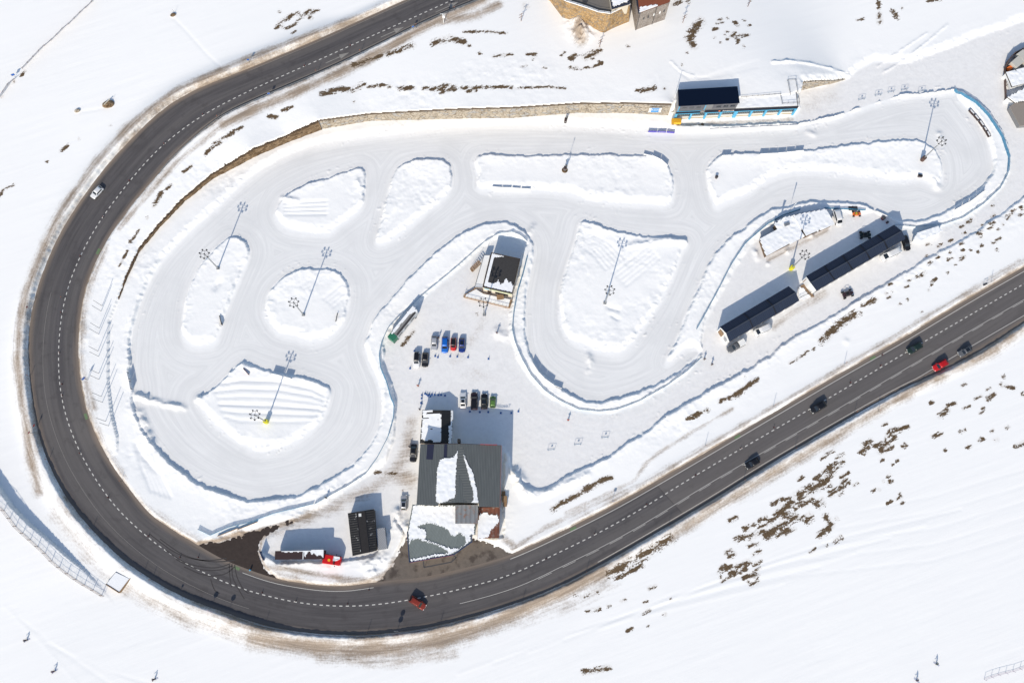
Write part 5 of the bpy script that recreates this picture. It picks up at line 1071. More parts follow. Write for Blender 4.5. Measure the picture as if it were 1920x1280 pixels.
rings = []
for x, zt_, k in ((-2.3,2.9,.98),(-2.2,3.35,1),(-.2,3.4,1),(.5,3.3,.98),(.9,2.3,.97),(2.0,2.15,.94),(2.35,1.9,.88)):
    a = 1.22*k; rings.append([(x, -a, .55), (x, -a, zt_-.2), (x, -a*.85, zt_), (x, a*.85, zt_), (x, a, zt_-.2), (x, a, .55)])
ob('cab', MB().loft(rings), flat('lorry_red', (.60,.012,.014), .35, .05, .05), lr); 
ob('windscreen', MB().add([(.53, -1.0, 3.2), (.91, -1.05, 2.4), (.91, 1.05, 2.4), (.53, 1.0, 3.2)], [(0, 1, 2, 3)]), GLASS, lr)
ob('snow_cover', MB().slab([(.45,-.2,3.36),(1.2,-.1,2.5),(2.1,.55,2.3),(1.9,1.05,2.25),(.9,1.1,2.5),(.4,1.0,3.36)], .14), SNOW, lr)
ob('roof_emblem', MB().tube((-.55, -.15, 3.39), (-.55, -.15, 3.46), .36, 16), flat('emblem_yellow', (.80,.45,.02), .5), lr)
ob('chassis', MB().box((-.4, 0, .62), (5.2, 1.0, .3)), DSTEEL, lr)
for x in (-1.7, 1.5):
    for sy in (-1, 1): ob('wheel', MB().tube((x, sy*.95, .5), (x, sy*1.25, .5), .5, 14), BLACK, lr)
for sy in (-1, 1):
    ob('mirror', MB().box((1.0, sy*1.45, 2.3), (.15, .3, .5)), BLACK, lr); ob('headlight', MB().box((2.36, sy*.8, 1.2), (.06, .35, .22)), CHROME, lr)
# open buggies
def buggy(label, u, v, rz, body, seatm, name='buggy', s=1.0):
    q = A(u, v); t = thing(name, label, 'buggy', (q[0], q[1], GZ(*q[:2])), rz)
    ob('body', MB().loft([[(x, -w_, .35*s), (x, w_, .35*s), (x, w_*.8, z_), (x, -w_*.8, z_)] for x, w_, z_ in ((-1.5*s, .45*s, .8*s), (-.9*s, .75*s, 1.0*s), (.6*s, .7*s, .9*s), (1.6*s, .4*s, .75*s))]), body, t)
    ob('seat', MB().box((-.3*s, 0, 1.05*s), (.7*s, .9*s, .4*s)), seatm, t); mb = MB()
    for sy in (-.6, .6): mb.path([(.7*s, sy*s, .9*s), (.2*s, sy*s, 1.7*s), (-.9*s, sy*s, 1.7*s), (-1.3*s, sy*s, .9*s)], .05)
    for x in (.2, -.9): mb.tube((x*s, -.6*s, 1.7*s), (x*s, .6*s, 1.7*s), .05)
    ob('roll_cage', mb, DSTEEL, t)
    for x in (-1.2, 1.2):
        for sy in (-1, 1): ob('wheel', MB().tube((x*s, sy*.75*s, .42*s), (x*s, sy*1.1*s, .42*s), .42*s, 12), BLACK, t)
    return t
buggy('dark green buggy parked in the shade north of the longer pit garage', 1621,441.5,.08,PAINTS['dgreen'],BLACK)
buggy('dark brown buggy standing in the sun on the service lane', 1588,552,.38,PAINTS['brown'],BLACK)
buggy('small orange and yellow kart east of the white van', 1605,402,.1,ORANGE,flat('kart_yellow',(.75,.55,.03),.5),'kart',.75)
q = A(1598,398); kt = thing('kart_trailer', 'dark flat trailer standing behind the orange kart', 'trailer', (q[0], q[1]+.9, GZ(*q[:2])), .05); ob('platform', MB().box((0, 0, .55), (2.6, 1.2, .15)), DSTEEL, kt)
for sy in (-.65, .65): ob('wheel', MB().tube((0, sy-.1, .3), (0, sy+.1, .3), .3, 12), BLACK, kt)
# igloo like snow covered trailer by the net
iw = PX([(1712,451),(1719,437),(1756,425),(1767,434),(1728,451)], 1.8); it = thing('snowed_in_trailer', 'low white covered trailer buried in snow east of the longer pit garage', 'trailer', (*iw.mean(0), 0), world=True)
ob('body', MB().prism(inset(iw, .3), 0, 1.9), flat('tarp_white', (.68,.68,.67), .7), it); snow_layer('snow_cover', it, [iw], [], lambda x, y: 1.9, unit(iw[1], iw[2]), .35, .35, .45, .1)

# ================================================================== LIGHT MASTS
def light_mast(label, u, v, h, pad=None):
    q = S(u, v); t = thing('light_mast', label, 'light mast', q, 0, 'floodlight masts of the ice track')
    ob('pole', MB().tube((0, 0, -.3), (0, 0, h-.4), .20, 10, .13), STEEL, t); mb = MB(); n = 20; r = 1.05
    c_ = [(r*math.cos(2*PI*i/n), r*math.sin(2*PI*i/n), h-.35) for i in range(n)]
    for i in range(n): mb.tube(c_[i], c_[(i+1) % n], .05, 5)
    for i in range(4): mb.tube((0, 0, h-.4), c_[i*5], .045, 5)
    ob('ring', mb, DSTEEL, t)
    for i in range(7):
        a = 2*PI*i/7+.3; ca, sa = math.cos(a), math.sin(a); mb = MB().box((1.3*ca, 1.3*sa, h-.15), (.30, .40, .40), a, .8)
        fl = ob('floodlight', mb, flat('lamp_black', (.03,.03,.032), .5), t); ob('lens', MB().box((1.52*ca, 1.52*sa, h-.17), (.02, .36, .34), a), CHROME, fl)
    ob('head', MB().tube((0, 0, h-.4), (0, 0, h+.15), .16, 10), DSTEEL, t)
    if pad: ob('crash_pad', MB().tube((0, 0, 0), (0, 0, 1.9), .62, 12), pad, t)
    else: ob('base_plate', MB().box((0, 0, .12), (.8, .8, .3)), STEEL, t)
    return t
light_mast('light mast on the slim left island with its head over the track', 409,503,13.1)
light_mast('light mast rising from the round island', 569,590,13.1)
light_mast('light mast with yellow padded foot on the grooved lower left island', 500,791,13.1,YEL)
light_mast('light mast with dark padded foot at the far right end of the long island', 1729,300,13.0,flat('brown_pad', (.10,.06,.05), .8))
light_mast('light mast on the big triangular island', 1134,568,13.1)
light_mast('light mast in front of the kiosk deck', 908,590,13.1)
light_mast('light mast with yellow padded foot beside the pit garages', 1483,504,13.1,YEL)
# snow guns
def lance(label, u, v, h, pit_=False):
    q = S(u, v); t = thing('snow_lance', label, 'snow lance', q); PADM = flat('lance_pad', (.035,.022,.022), .8, 0, .3)
    ob('padding', MB().tube((0, 0, -.2), (0, 0, 2.4), .42, 12, .38), PADM, t); ob('pole', MB().tube((0, 0, 2.4), (0, 0, h), .05, 8), STEEL, t)
    ob('pipe', MB().path([(.3, .1, 2.0), (.45, .1, 2.9), (.2, .1, 3.6)], .14), flat('dark_pipe', (.09,.085,.06), .7), t); ob('nozzle', MB().tube((0, 0, h-.5), (0, .1, h), .1, 8), DSTEEL, t)
    ob('strap', MB().tube((0, 0, .8), (0, 0, .9), .43, 12), WHITE, t)
    if pit_: ob('collar', MB().tube((0, 0, -.2), (0, 0, .18), 1.0, 14, .8), RUBB, t)
lance('tall snow lance with dark padding standing in front of the tan stone wall', 1060,229,6.5); lance('snow lance with dark padding in a brown ring on the long flat island', 1059,319,7.0,True)

# ================================================================== BOARDS
BRD = flat('board_white', (.70,.70,.71), .5, 0, .08)
def board(label, p, q_, h, mat=BRD, group='advertising boards round the track', lift=0.0, txt=None):
    a, b_ = S(*p), S(*q_); z0 = min(a[2], b_[2])+lift; L = np.hypot(*(b_-a)[:2]); t = thing('track_board', label, 'board', ((a[0]+b_[0])/2, (a[1]+b_[1])/2, z0), math.atan2(b_[1]-a[1], b_[0]-a[0]), group)
    ob('panel', MB().box((0, 0, h/2), (L, .06, h)), mat, t)
    for k_ in (-1, 1): ob('post', MB().box((k_*L*.42, .08, h/2-.1), (.08, .08, h+.1)), DSTEEL, t)
    if txt: text('letters', txt, h*.5, WHITE, t, Matrix.Translation((0, -.04, h*.5)) @ Matrix.Rotation(PI/2, 4, 'X'), .01)
    return t
BS = [([((1206,291),(1222,293.5)),((1223,294.5),(1237.5,301)),((1238.5,301),(1251,312.5))], 'at the rounded right end of the long flat island', ['leftmost','middle','rightmost'], 1.15),
 ([((922.5,352),(940,353)),((941,353),(958,353.5)),((960,354),(975,354.8)),((977,355),(994,356))], 'along the lower edge of the long flat island', ['leftmost','second from left','third from left','rightmost'], .95),
 ([((1352.5,294),(1369,293))], 'alone at the top left corner of the far right island', ['single'], 1.1),
 ([((1424,291),(1440,290.5)),((1441,290.3),(1456.5,289.5)),((1457.5,288.7),(1472.5,288)),((1473.8,287.5),(1488.7,286.5)),((1490,285.5),(1505.5,284.5))], 'in the row of five on top of the far right island', ['leftmost','second','third','fourth','rightmost'], 1.1),
 ([((998,680),(1009.5,698)),((1010,698.5),(1021.5,710.5)),((1022,711),(1036.5,721.5)),((1037.5,722),(1053,729))], 'inside the blue net of the lower hairpin', ['topmost','second','third','lowest'], 1.25),
 ([((509.6,701),(529,705.6)),((532.8,706.5),(547,710.5))], 'on the upper edge of the grooved lower left island', ['wider','narrower'], 1.35),
 ([((240.5,698),(244.5,713)),((245,714),(248,731))], 'at the far left bank of the track', ['upper','lower'], 1.6),
 ([((1790,394),(1802.5,387)),((1804,386),(1815.5,380)),((1817.5,379),(1830,369.5)),((1831,368.5),(1845,358))], 'on the outer bank of the far right hairpin', ['lowest','second','third','topmost'], 1.2)]
for lst, where, names, h in BS:
    for (p, q_), n_ in zip(lst, names): board(n_+' pale board standing '+where, p, q_, h)
xs = np.linspace(1330, 1497, 10); nm = ['first','second','third','fourth','fifth','sixth','seventh','eighth','ninth']
for i in range(9):
    f0 = (xs[i]-1330)/167; f1 = (xs[i+1]-1.2-1330)/167; board(nm[i]+' board from the left in the low row below the blue pillars', (xs[i], 244.5-8*f0), (xs[i+1]-1.2, 244.5-8*f1), .95)
PUR = flat('banner_purple', (.10,.08,.42), .6, 0, .1)
for (p, q_), n_, tx in zip((((1215,248),(1231,249)),((1232,249),(1248,249.5)),((1249.5,249.5),(1264,250.5))), ('left','middle','right'), ('ANDORRA','Andorra','ANDORRA')): board(n_+' panel of the purple banner below the yellow generator', p, q_, 1.0, PUR, 'purple banner panels', .15, None if n_ != 'middle' else tx)
DB = flat('board_dark', (.07,.06,.055), .7)
board('dark board leaning on the lower part of the slim left island', (412,592), (417,610), 1.1, DB, None); board('thin dark board standing on the right side of the round island', (633,587), (629.5,603), .55, DB, None)
board('reddish plank lying at the top corner of the grooved island', (456,691), (467,703), .9, flat('plank_red', (.34,.20,.19), .7), None)
CB = [((1817,207),(1825,216)),((1826,217),(1834,226)),((1835,227.5),(1843,238)),((1844,239.5),(1848,247)),((1848.5,248),(1855,257))]
for i, (p, q_) in enumerate(CB):
    a, b_ = S(*p), S(*q_); t = thing('curved_barrier', nm[i]+' white topped segment from the top of the curved barrier at far right', 'barrier', (a+b_)/2, math.atan2(b_[1]-a[1], b_[0]-a[0]), 'curved barrier segments'); L = np.hypot(*(b_-a)[:2])
    ob('frame', MB().box((0, 0, .35), (L, .75, .7)), flat('barrier_brown', (.05,.03,.028), .8), t); ob('top_pad', MB().box((0, 0, .73), (L*.8, .42, .06)), WHITE, t)

# ================================================================== FENCES, NETS, RAILS
def netmat(name, c, alpha):
    n = NT(name); x, y, zz = n.sep(n.pos); tr_ = nd(n.t, 'ShaderNodeBsdfTransparent'); mx = nd(n.t, 'ShaderNodeMixShader'); n.out(c, .8, 0, .1)
    f = n.math('ADD', n.math('MULTIPLY', n.noise(2.2, 3), .5), alpha-.25, clamp=True); lk(n.t, f, mx.inputs[0]); lk(n.t, tr_.outputs[0], mx.inputs[1]); lk(n.t, n.b.outputs[0], mx.inputs[2])
    lk(n.t, mx.outputs[0], n.t.nodes['Material Output'].inputs['Surface']); return n.m
BNET = netmat('blue_netting', (.05,.25,.42), .50); GNET = netmat('grey_netting', (.48,.47,.50), .10); GNET2 = netmat('grey_panel_netting', (.42,.41,.45), .36)
def fence(name, label, pts, h, mat, postm, step=4.0, lean=0.0, nets=True, thick=.05, pr=.045, ph=None, group=None, cat='net fence', toprail=False, closed=False):
    w_ = resample(np.array([S(u, v)[:2] for u, v in pts]), step/4); o = w_[0]; t = thing(name, label, cat, (o[0], o[1], GZ(*o)), 0, group, world=True)
    zz = [GZ(x, y) for x, y in w_]; d = np.gradient(w_, axis=0); d /= np.hypot(*d.T)[:, None]; n = np.c_[-d[:, 1], d[:, 0]]
    if nets:
        rings = []
        for k_, (x, y) in enumerate(w_):
            sag = .12*math.sin(k_*PI/4)**2; a, b_ = n[k_]*thick/2, n[k_]*lean
            rings.append([(x-a[0], y-a[1], zz[k_]-.05), (x+a[0], y+a[1], zz[k_]-.05), (x+a[0]+b_[0], y+a[1]+b_[1], zz[k_]+h-sag), (x-a[0]+b_[0], y-a[1]+b_[1], zz[k_]+h-sag)])
        ob('netting', MB().loft(rings), mat, t)
    for k_ in range(0, len(w_), 4):
        x, y = w_[k_]; ob('post', MB().tube((x, y, zz[k_]-.2), (x+n[k_][0]*lean, y+n[k_][1]*lean, zz[k_]+(ph or h)), pr, 6), postm, t)
    if toprail:
        mb = MB()
        for a in toprail: mb.path([(x, y, q+a) for (x, y), q in zip(w_, zz)], .03, 5)
        ob('wire', mb, postm, t)
    return t
PST = flat('net_post', (.16,.2,.25), .5, .2); RP = flat('rust_post', (.20,.12,.085), .7)
N1 = [(590,943),(615,929),(655,907),(686,886),(706,858),(726,820),(737,781),(738,758),(732,746),(724,716),(713,690),(710,664),(715,640),(726,616),(745,595),(800,546),(855,501),(905,456),(937,436),(960,434),(977,441),(989,452)]
N2 = [(990,480),(982,512),(972,545),(965,583),(962,615),(967,641),(980,672),(997,703),(1022,731),(1047,748),(1085,766),(1122,770),(1155,767),(1197,751),(1247,723),(1285,696),(1315,668)]
N3 = [(1306,618),(1322,590),(1348,542),(1372,495),(1398,456),(1440,420),(1470,404),(1500,394)]; N4 = [(1545,391),(1585,393),(1622,395)]
N5 = [(1677,422),(1716,425),(1765,421),(1803,408),(1840,383),(1872,353),(1888,322),(1890,295),(1877,256),(1852,218),(1828,193),(1802,178),(1788,170)]
fence('safety_net', 'blue safety net curving round the west side of the paddock up to the kiosk', N1, .95, BNET, PST, 4.2, -.3)
fence('safety_net', 'blue safety net round the outside of the lower hairpin', N2, .95, BNET, PST, 4.2, -.3)
fence('safety_net', 'blue safety net on the bank west of the snowy huts', N3, .9, BNET, PST, 4.2, .2)
fence('safety_net', 'short blue net behind the white van', N4, 1.0, BNET, PST, 3.5, 0)
fence('safety_net', 'long blue safety net round the far right hairpin', N5, .95, BNET, PST, 4.2, -.3)
fence('safety_net', 'sagging thin blue net below the lower left bank', [(372,992),(395,1003),(428,988),(470,978),(510,963),(555,952),(588,944)], .9, BNET, PST, 5, 0)
fence('snow_fence', 'grey snow fence panels crossing the top left corner', [(41,129),(54,115),(67.5,101),(77.5,90),(91,80),(105,67),(117,54),(130,44),(140,34),(152,22),(165,11),(176,-1)], 1.9, GNET2, RP, 2.4, -1.1, toprail=(.25,))
fence('snow_fence', 'short grey snow fence end at the left edge below the long one', [(-4,185),(5,172),(15,157),(29,147)], 1.7, GNET2, RP, 2.4, -1.0, toprail=(.25,))
fence('snow_fence', 'curved netted fence along the ledge at lower left', [(-6,945),(6.3,955),(17,969),(32,989),(49.4,1004.6),(66.5,1020),(83,1034.8),(98.5,1052),(117.7,1068),(137,1082),(155,1093.7),(177.5,1107),(195,1118)], 1.9, GNET, RP, 2.7, 0, pr=.075, toprail=(.1, .9, 1.85))
fence('snow_fence', 'thin purple post fence at the bottom right corner', [(1845,1272),(1857.5,1267),(1871,1263),(1885,1259.5),(1900,1256),(1914,1251),(1928,1246)], 1.4, GNET, flat('purple_post', (.25,.18,.30), .6), 2.0, -.3, False, toprail=(.2, 1.2))
# guard rails
def guard_rail(label, pts, side):
    w_ = resample(AX(catmull(pts, 4)), 2.0); t = thing('guard_rail', label, 'guard rail', (*w_[0], bz(*w_[0])), world=True); d = np.gradient(w_, axis=0); d /= np.hypot(*d.T)[:, None]; n = np.c_[-d[:, 1], d[:, 0]]*side
    rings = []
    for (x, y), k_ in zip(w_, n):
        z0 = bz(x, y); f = lambda o_, z_: (x+k_[0]*o_, y+k_[1]*o_, z0+z_); rings.append([f(0, .55), f(.09, .62), f(.02, .70), f(.09, .78), f(0, .86), f(-.04, .86), f(-.04, .55)])
    ob('beam', MB().loft(rings), STEEL, t)
    for x, y in w_[::2]: ob('post', MB().box((x, y, bz(x, y)+.3), (.12, .12, 1.0)), STEEL, t)
guard_rail('steel guard rail along the outer edge of the lower road', [(u, v+2) for u, v in ROAD_O if 470 <= u <= 1610 and v > 700], 1)
guard_rail('steel guard rail along the lower edge of the upper left road', [(u+1.5, v+1.5) for u, v in ROAD_I if u < 1000 and v <= 325], -1)
# netting poles beside the left road
NP = [(191.6,573.4),(189.7,583.3),(186.4,615),(185.2,626),(183.6,658),(185,668),(185.2,700),(185.7,711),(190,743),(192,754),(198,789.5),(203.3,798)]
POLEM = flat('pole_grey', (.22,.225,.24), .4, .5); pt0 = None
for i, (u, v) in enumerate(NP):
    q = S(u, v); lb = ('upper' if i % 2 == 0 else 'lower')+' thin steel pole of the '+nm[i//2]+' pair from the top beside the left road'
    if pt0 is None:
        pt0 = thing('netting_pole', lb, 'pole', q, 0, 'thin pole pairs beside the left road'); ob('shaft', MB().tube((0, 0, -.3), (0, 0, 6.0), .07, 6), POLEM, pt0); ob('cap', MB().ball((0, 0, 6.0), .08, 6, 4), POLEM, pt0)
    else: dup(pt0, q, 0, lb)
# snow poles along the roads
SPL = [(174,991),(269,1075),(285,1086),(497,1170),(689,1185),(824,1172),(979,1128),(1099,1071),(1253,985),(1394,900),(1490,841),(1602,773),(1646,771),(1450,761),(1583,682),(1322,835),(1858,529),(57,706),(92,862),(229,902),(594,139),(676,101),(781,53),(852,21),(410,223),(165,712),(120,560),(1690,637),(870,945)]
sp0 = None
for i, (u, v) in enumerate(SPL[:27]):
    q = S(u, v); h = (2.4 if u > 480 and v > 700 and i < 13 else 1.9)
    w_ = ('on the lower edge of the right road' if u > 1250 and i < 13 else 'on the inner bank of the right road' if u > 1250 else 'on the outer edge of the bottom bend' if v > 980 else 'beside the upper road' if v < 240 else 'beside the left bend of the road')
    lb = 'thin dark snow pole '+w_
    if sp0 is None:
        sp0 = thing('snow_pole', lb, 'snow pole', q, 0, 'snow poles along the roads'); ob('shaft', MB().tube((0, 0, -.2), (0, 0, 2.6), .055, 6), flat('snow_pole_dark', (.10,.085,.085), .6), sp0); ob('band', MB().tube((0, 0, 2.0), (0, 0, 2.3), .06, 6), ORANGE, sp0)
    else: dup(sp0, q, 0, lb)
CPL = [(381,215),(308,270),(243,339),(194,407),(151,480),(115,586),(112,661),(117,720),(117,741),(150,849),(203,932),(279,1004),(338,1044),(372,1044),(492,1110),(555,1126),(652,1131),(692,1105),(1024,1047),(1115,1000),(1212,945),(1304,890),(1389,840),(1451,801),(1594,717),(1651,685),(1654,665),(571,124),(657,86)]
cp0 = None
for i, (u, v) in enumerate(CPL):
    q = A(u, v); lb = 'short flexible marker post on the centre line of the '+('right road' if u > 1200 else 'bottom bend' if v > 980 else 'upper road' if v < 300 else 'left bend')
    if cp0 is None:
        cp0 = thing('marker_post', lb, 'marker post', q, 0, 'marker posts on the centre line'); ob('base', MB().tube((0, 0, .0), (0, 0, .08), .22, 10, .18), BLACK, cp0); ob('shaft', MB().tube((0, 0, .08), (0, 0, .75), .06, 8), flat('post_red', (.25,.05,.045), .6), cp0)
    else: dup(cp0, q, 0, lb)
CN = [(816,667.5),(821,669.6),(844,668),(857.5,668.5),(877.6,669.6),(916,672.7),(777,658),(769,690.4),(791,740.6),(790.7,746.7),(789.4,755.4),(797,737.8),(800,739.5),(802.6,741.8),(804.7,739.7),(806.8,742.8),(810,739.7),(814.9,740),(822,740.4),(827,740.2),(834.5,741.3),(881,771.2),(899.7,772.3),(915.5,772.3),(939,774),(958.7,774),(972,771),(1306,838)]
cn0 = None; BCN = flat('cone_blue', (.02,.10,.32), .5)
for i, (u, v) in enumerate(CN[:27]):
    q = S(u, v); lb = ('small blue cone below the upper parked row' if i < 6 else 'small blue cone left of the parked white estate' if i < 8 else 'small blue cone in the vertical row west of the annex' if i < 11 else 'small blue cone in the row north of the annex' if i < 21 else 'small blue cone in the big shadow behind the lower parked row' if i < 26 else 'single blue cone out on the open snow right of the building shadow')
    if cn0 is None:
        cn0 = thing('traffic_cone', lb, 'cone', q, 0, 'small blue cones in the paddock'); ob('base', MB().box((0, 0, .04), (.5, .5, .06)), BCN, cn0); ob('cone', MB().tube((0, 0, .07), (0, 0, .72), .2, 12, .05), BCN, cn0)
    else: dup(cn0, q, 0, lb)
# crowd barriers
def gate(label, u, v, rz):
    q = S(u, v); t = thing('crowd_barrier', label, 'barrier', q, rz, 'clear crowd barriers'); mb = MB(); bl = flat('barrier_blue', (.25,.34,.45), .5)
    mb.path([(-1.0,0,.1),(-1.0,0,1.3),(1.0,0,1.3),(1.0,0,.1),(-1.0,0,.1)], .035); mb.tube((-1,0,.35),(1,0,.35),.025); ob('frame', mb, bl, t)
    ob('plate', MB().box((0, 0, .85), (.42, .02, .42)), flat('plate_dark', (.07,.08,.16), .5), t)
    for x in (-.8, .8): ob('foot', MB().box((x, 0, .05), (.07, .6, .06)), STEEL, t)
for (u, v, r_), n_ in zip(((1033,843,.12),(1083,833,.14),(1134,820,.13)), ('leftmost','middle','rightmost')): gate(n_+' of three clear barriers on the open snow above the lower bank', u, v, r_)
for (u, v), n_ in zip(((1615,187),(1646,179),(1670,173),(1695,169),(1727,172)), nm): gate(n_+' from the left of the clear barriers above the curved bank at upper right', u, v, .2)
# signs
def sign(label, u, v, h, r_, n=1, rz=0.0, square=False):
    q = S(u, v); t = thing('road_sign', label, 'sign', q, rz); ob('post', MB().tube((0, 0, -.2), (0, 0, h+r_*(2*n-1)*.9), .05, 8), STEEL, t)
    for k_ in range(n):
        z_ = h+k_*2.1*r_
        mb = MB().box((0, -.07, z_), (2*r_, .03, 2*r_)) if square else MB().tube((0, -.06, z_), (0, -.09, z_), r_, 20); s_ = ob('sign_plate', mb, flat('sign_back_grey', (.33,.34,.35), .5), t)
        ob('sign_face', MB().box((0, -.105, z_), (1.7*r_, .01, 1.7*r_)) if square else MB().tube((0, -.093, z_), (0, -.10, z_), r_*.82, 20), flat('sign_face_red', (.5,.06,.05), .5) if not square else flat('sign_face_blue', (.03,.12,.45), .5), s_)
sign('round road sign left of its twin on the snow wall below the tyre marks', 396,1139,2.5,.58); sign('round road sign right of its twin on the snow wall below the tyre marks', 426,1151,2.8,.58); sign('small square sign casting a shadow beside the bottom left bend', 337,1113,1.7,.25,1,0,True)
sign('double disc road sign on the guard rail below the orange red car', 745,1181,2.2,.58,2); sign('round sign on the snow wall at the lower left bend', 70,799,2.2,.5,1,1.2); sign('round dark sign on the dirty bank at the far left', 57,579,2.2,.38,1,1.4); sign('round dark sign low on the snow wall left of the bend', 60,812,1.9,.38,1,1.2)
sign('square sign on the strip between left road and track', 163,712,2.4,.6,1,.9,True); sign('square sign on the upper guard rail left of the road arrows', 506,180,1.6,.4,1,.3,True); sign('square sign on the upper guard rail beside the middle road arrow', 775,55,1.5,.35,1,.3,True); sign('small square sign on the bank below the brown streak', 1148,939,2.2,.35,1,0,True); sign('small square sign above the upper left road', 468,118,2.0,.4,1,.3,True); sign('dark square sign at the gap between the top left fences', 29,145,1.6,.5,1,.5,True)
q = S(832,44); wm = thing('weather_mast', 'weather mast with white cross arm beside the top road arrow', 'mast', q); ob('pole', MB().tube((0,0,-.2),(0,0,5),.09,8), WHITE, wm); ob('cross_arm', MB().box((0,0,4.9),(1.6,.1,.1)), WHITE, wm); ob('cabinet', MB().box((.2,0,3.6),(.7,.5,.9)), WHITE, wm)
for (u, v), n_ in zip(((977,40),(1124,88),(1280,43),(1402,13)), ('leftmost','second','third','rightmost')):
    q = S(u, v); t = thing('marker_mast', n_+' slim post with cross arms on the upper snow slope from the left', 'post', q, .3, 'slim posts on the upper slope'); ob('pole', MB().tube((0,0,-.2),(0,0,4.0),.09,6), RP, t)
    for z_ in (2.4, 3.7): ob('cross_arm', MB().box((0,0,z_),(1.6,.1,.1), .3), RP, t)
# banners flags near hut
for (u, v, h, w_), lb in zip(((1459,420,5.2,.75),(1481,394,5.8,.3)), ('broad feather flag behind the western hut','slim feather flag between the snowy huts')):
    q = S(u, v); t = thing('feather_flag', lb, 'flag', q); ob('pole', MB().tube((0,0,-.1),(0,0,h),.04,6), STEEL, t); ob('cloth', MB().add([(0.03,0,1.6),(w_*.6,.0,h*.7),(w_,.0,h-.1),(.03,0,h),(0.03,.02,1.6),(w_*.6,.02,h*.7),(w_,.02,h-.1),(.03,.02,h)], [(0,1,2,3),(7,6,5,4),(0,4,5,1),(1,5,6,2),(2,6,7,3),(3,7,4,0)]), flat('flag_cloth',(.70,.72,.76),.8), t)
# platform beside lower left bend
pw = PX([(217,1071),(199,1094),(224,1110),(244,1084)], 1.3); pl = thing('concrete_platform', 'square snow covered platform with brown edging beside the lower left bend', 'platform', (*pw.mean(0), 0), world=True)
ob('slab', MB().prism(pw, -.2, 1.3), flat('concrete', (.42,.40,.38), .85), pl); ob('snow_cover', MB().prism(inset(pw, .2), 1.303, 1.45), SNOW, pl); ob('edge_board', edge_strip(pw, [1, 2], .4, 1.6, .16, .01), WOOD, pl)
q = S(1847,533); fr = thing('empty_frame', 'small empty square frame standing on the snow above the right road', 'frame', q, .5); mb = MB(); mb.path([(-.6,0,.05),(-.6,0,1.2),(.6,0,1.2),(.6,0,.05)], .05); ob('tube', mb, DSTEEL, fr); ob('foot', MB().box((0,0,.05),(1.3,.5,.08)), DSTEEL, fr)
q = S(1724,331); bx = thing('speaker_box', 'small dark box on the lower edge of the far right island', 'box', q, -.1); ob('case', MB().box((0,0,.4),(1.2,.6,.8)), PAINTS['brown'], bx); ob('lid', MB().box((0,0,.82),(1.25,.65,.05)), BLACK, bx)
q = S(1343,333); dr = thing('oil_drum', 'round dark drum on the left part of the far right island', 'drum', q); ob('barrel', MB().tube((0,0,-.1),(0,0,.8),.42,16), PAINTS['brown'], dr); ob('rim', MB().tube((0,0,.8),(0,0,.85),.44,16), DSTEEL, dr)
for (u, v, s_), lb in zip(((1655,410,.55),(1663,417.5,.35)), ('larger dark red drum in the garage shadow','smaller dark red drum in the garage shadow')):
    q = S(u, v); t = thing('drum', lb, 'drum', q); ob('barrel', MB().tube((0,0,0),(0,0,s_*1.6),s_,14), flat('drum_red',(.13,.02,.03),.6), t); ob('rim', MB().tube((0,0,s_*1.6),(0,0,s_*1.6+.05),s_*1.04,14), DSTEEL, t)
q = S(470,1068); hy = thing('hydrant', 'blue hydrant post in the dark driveway mouth', 'hydrant', q); ob('body', MB().tube((0,0,0),(0,0,.9),.2,10), BLUEP, hy); ob('cap', MB().ball((0,0,.95),.22,10,6), BLUEP, hy)
# leaning board beside the truck
board('dark blue leaning panel at the left tip of the lorry island', (490,1033), (496,1050), 2.4, NAVYP, None)
for (u, v, a_), lb in zip(((408,1005,.35),(445,993,.35)), ('left half of the low plank wall above the driveway','right half of the low plank wall above the driveway')): board(lb, (u, v), (u+38, v-15), .7, WOOD, None)

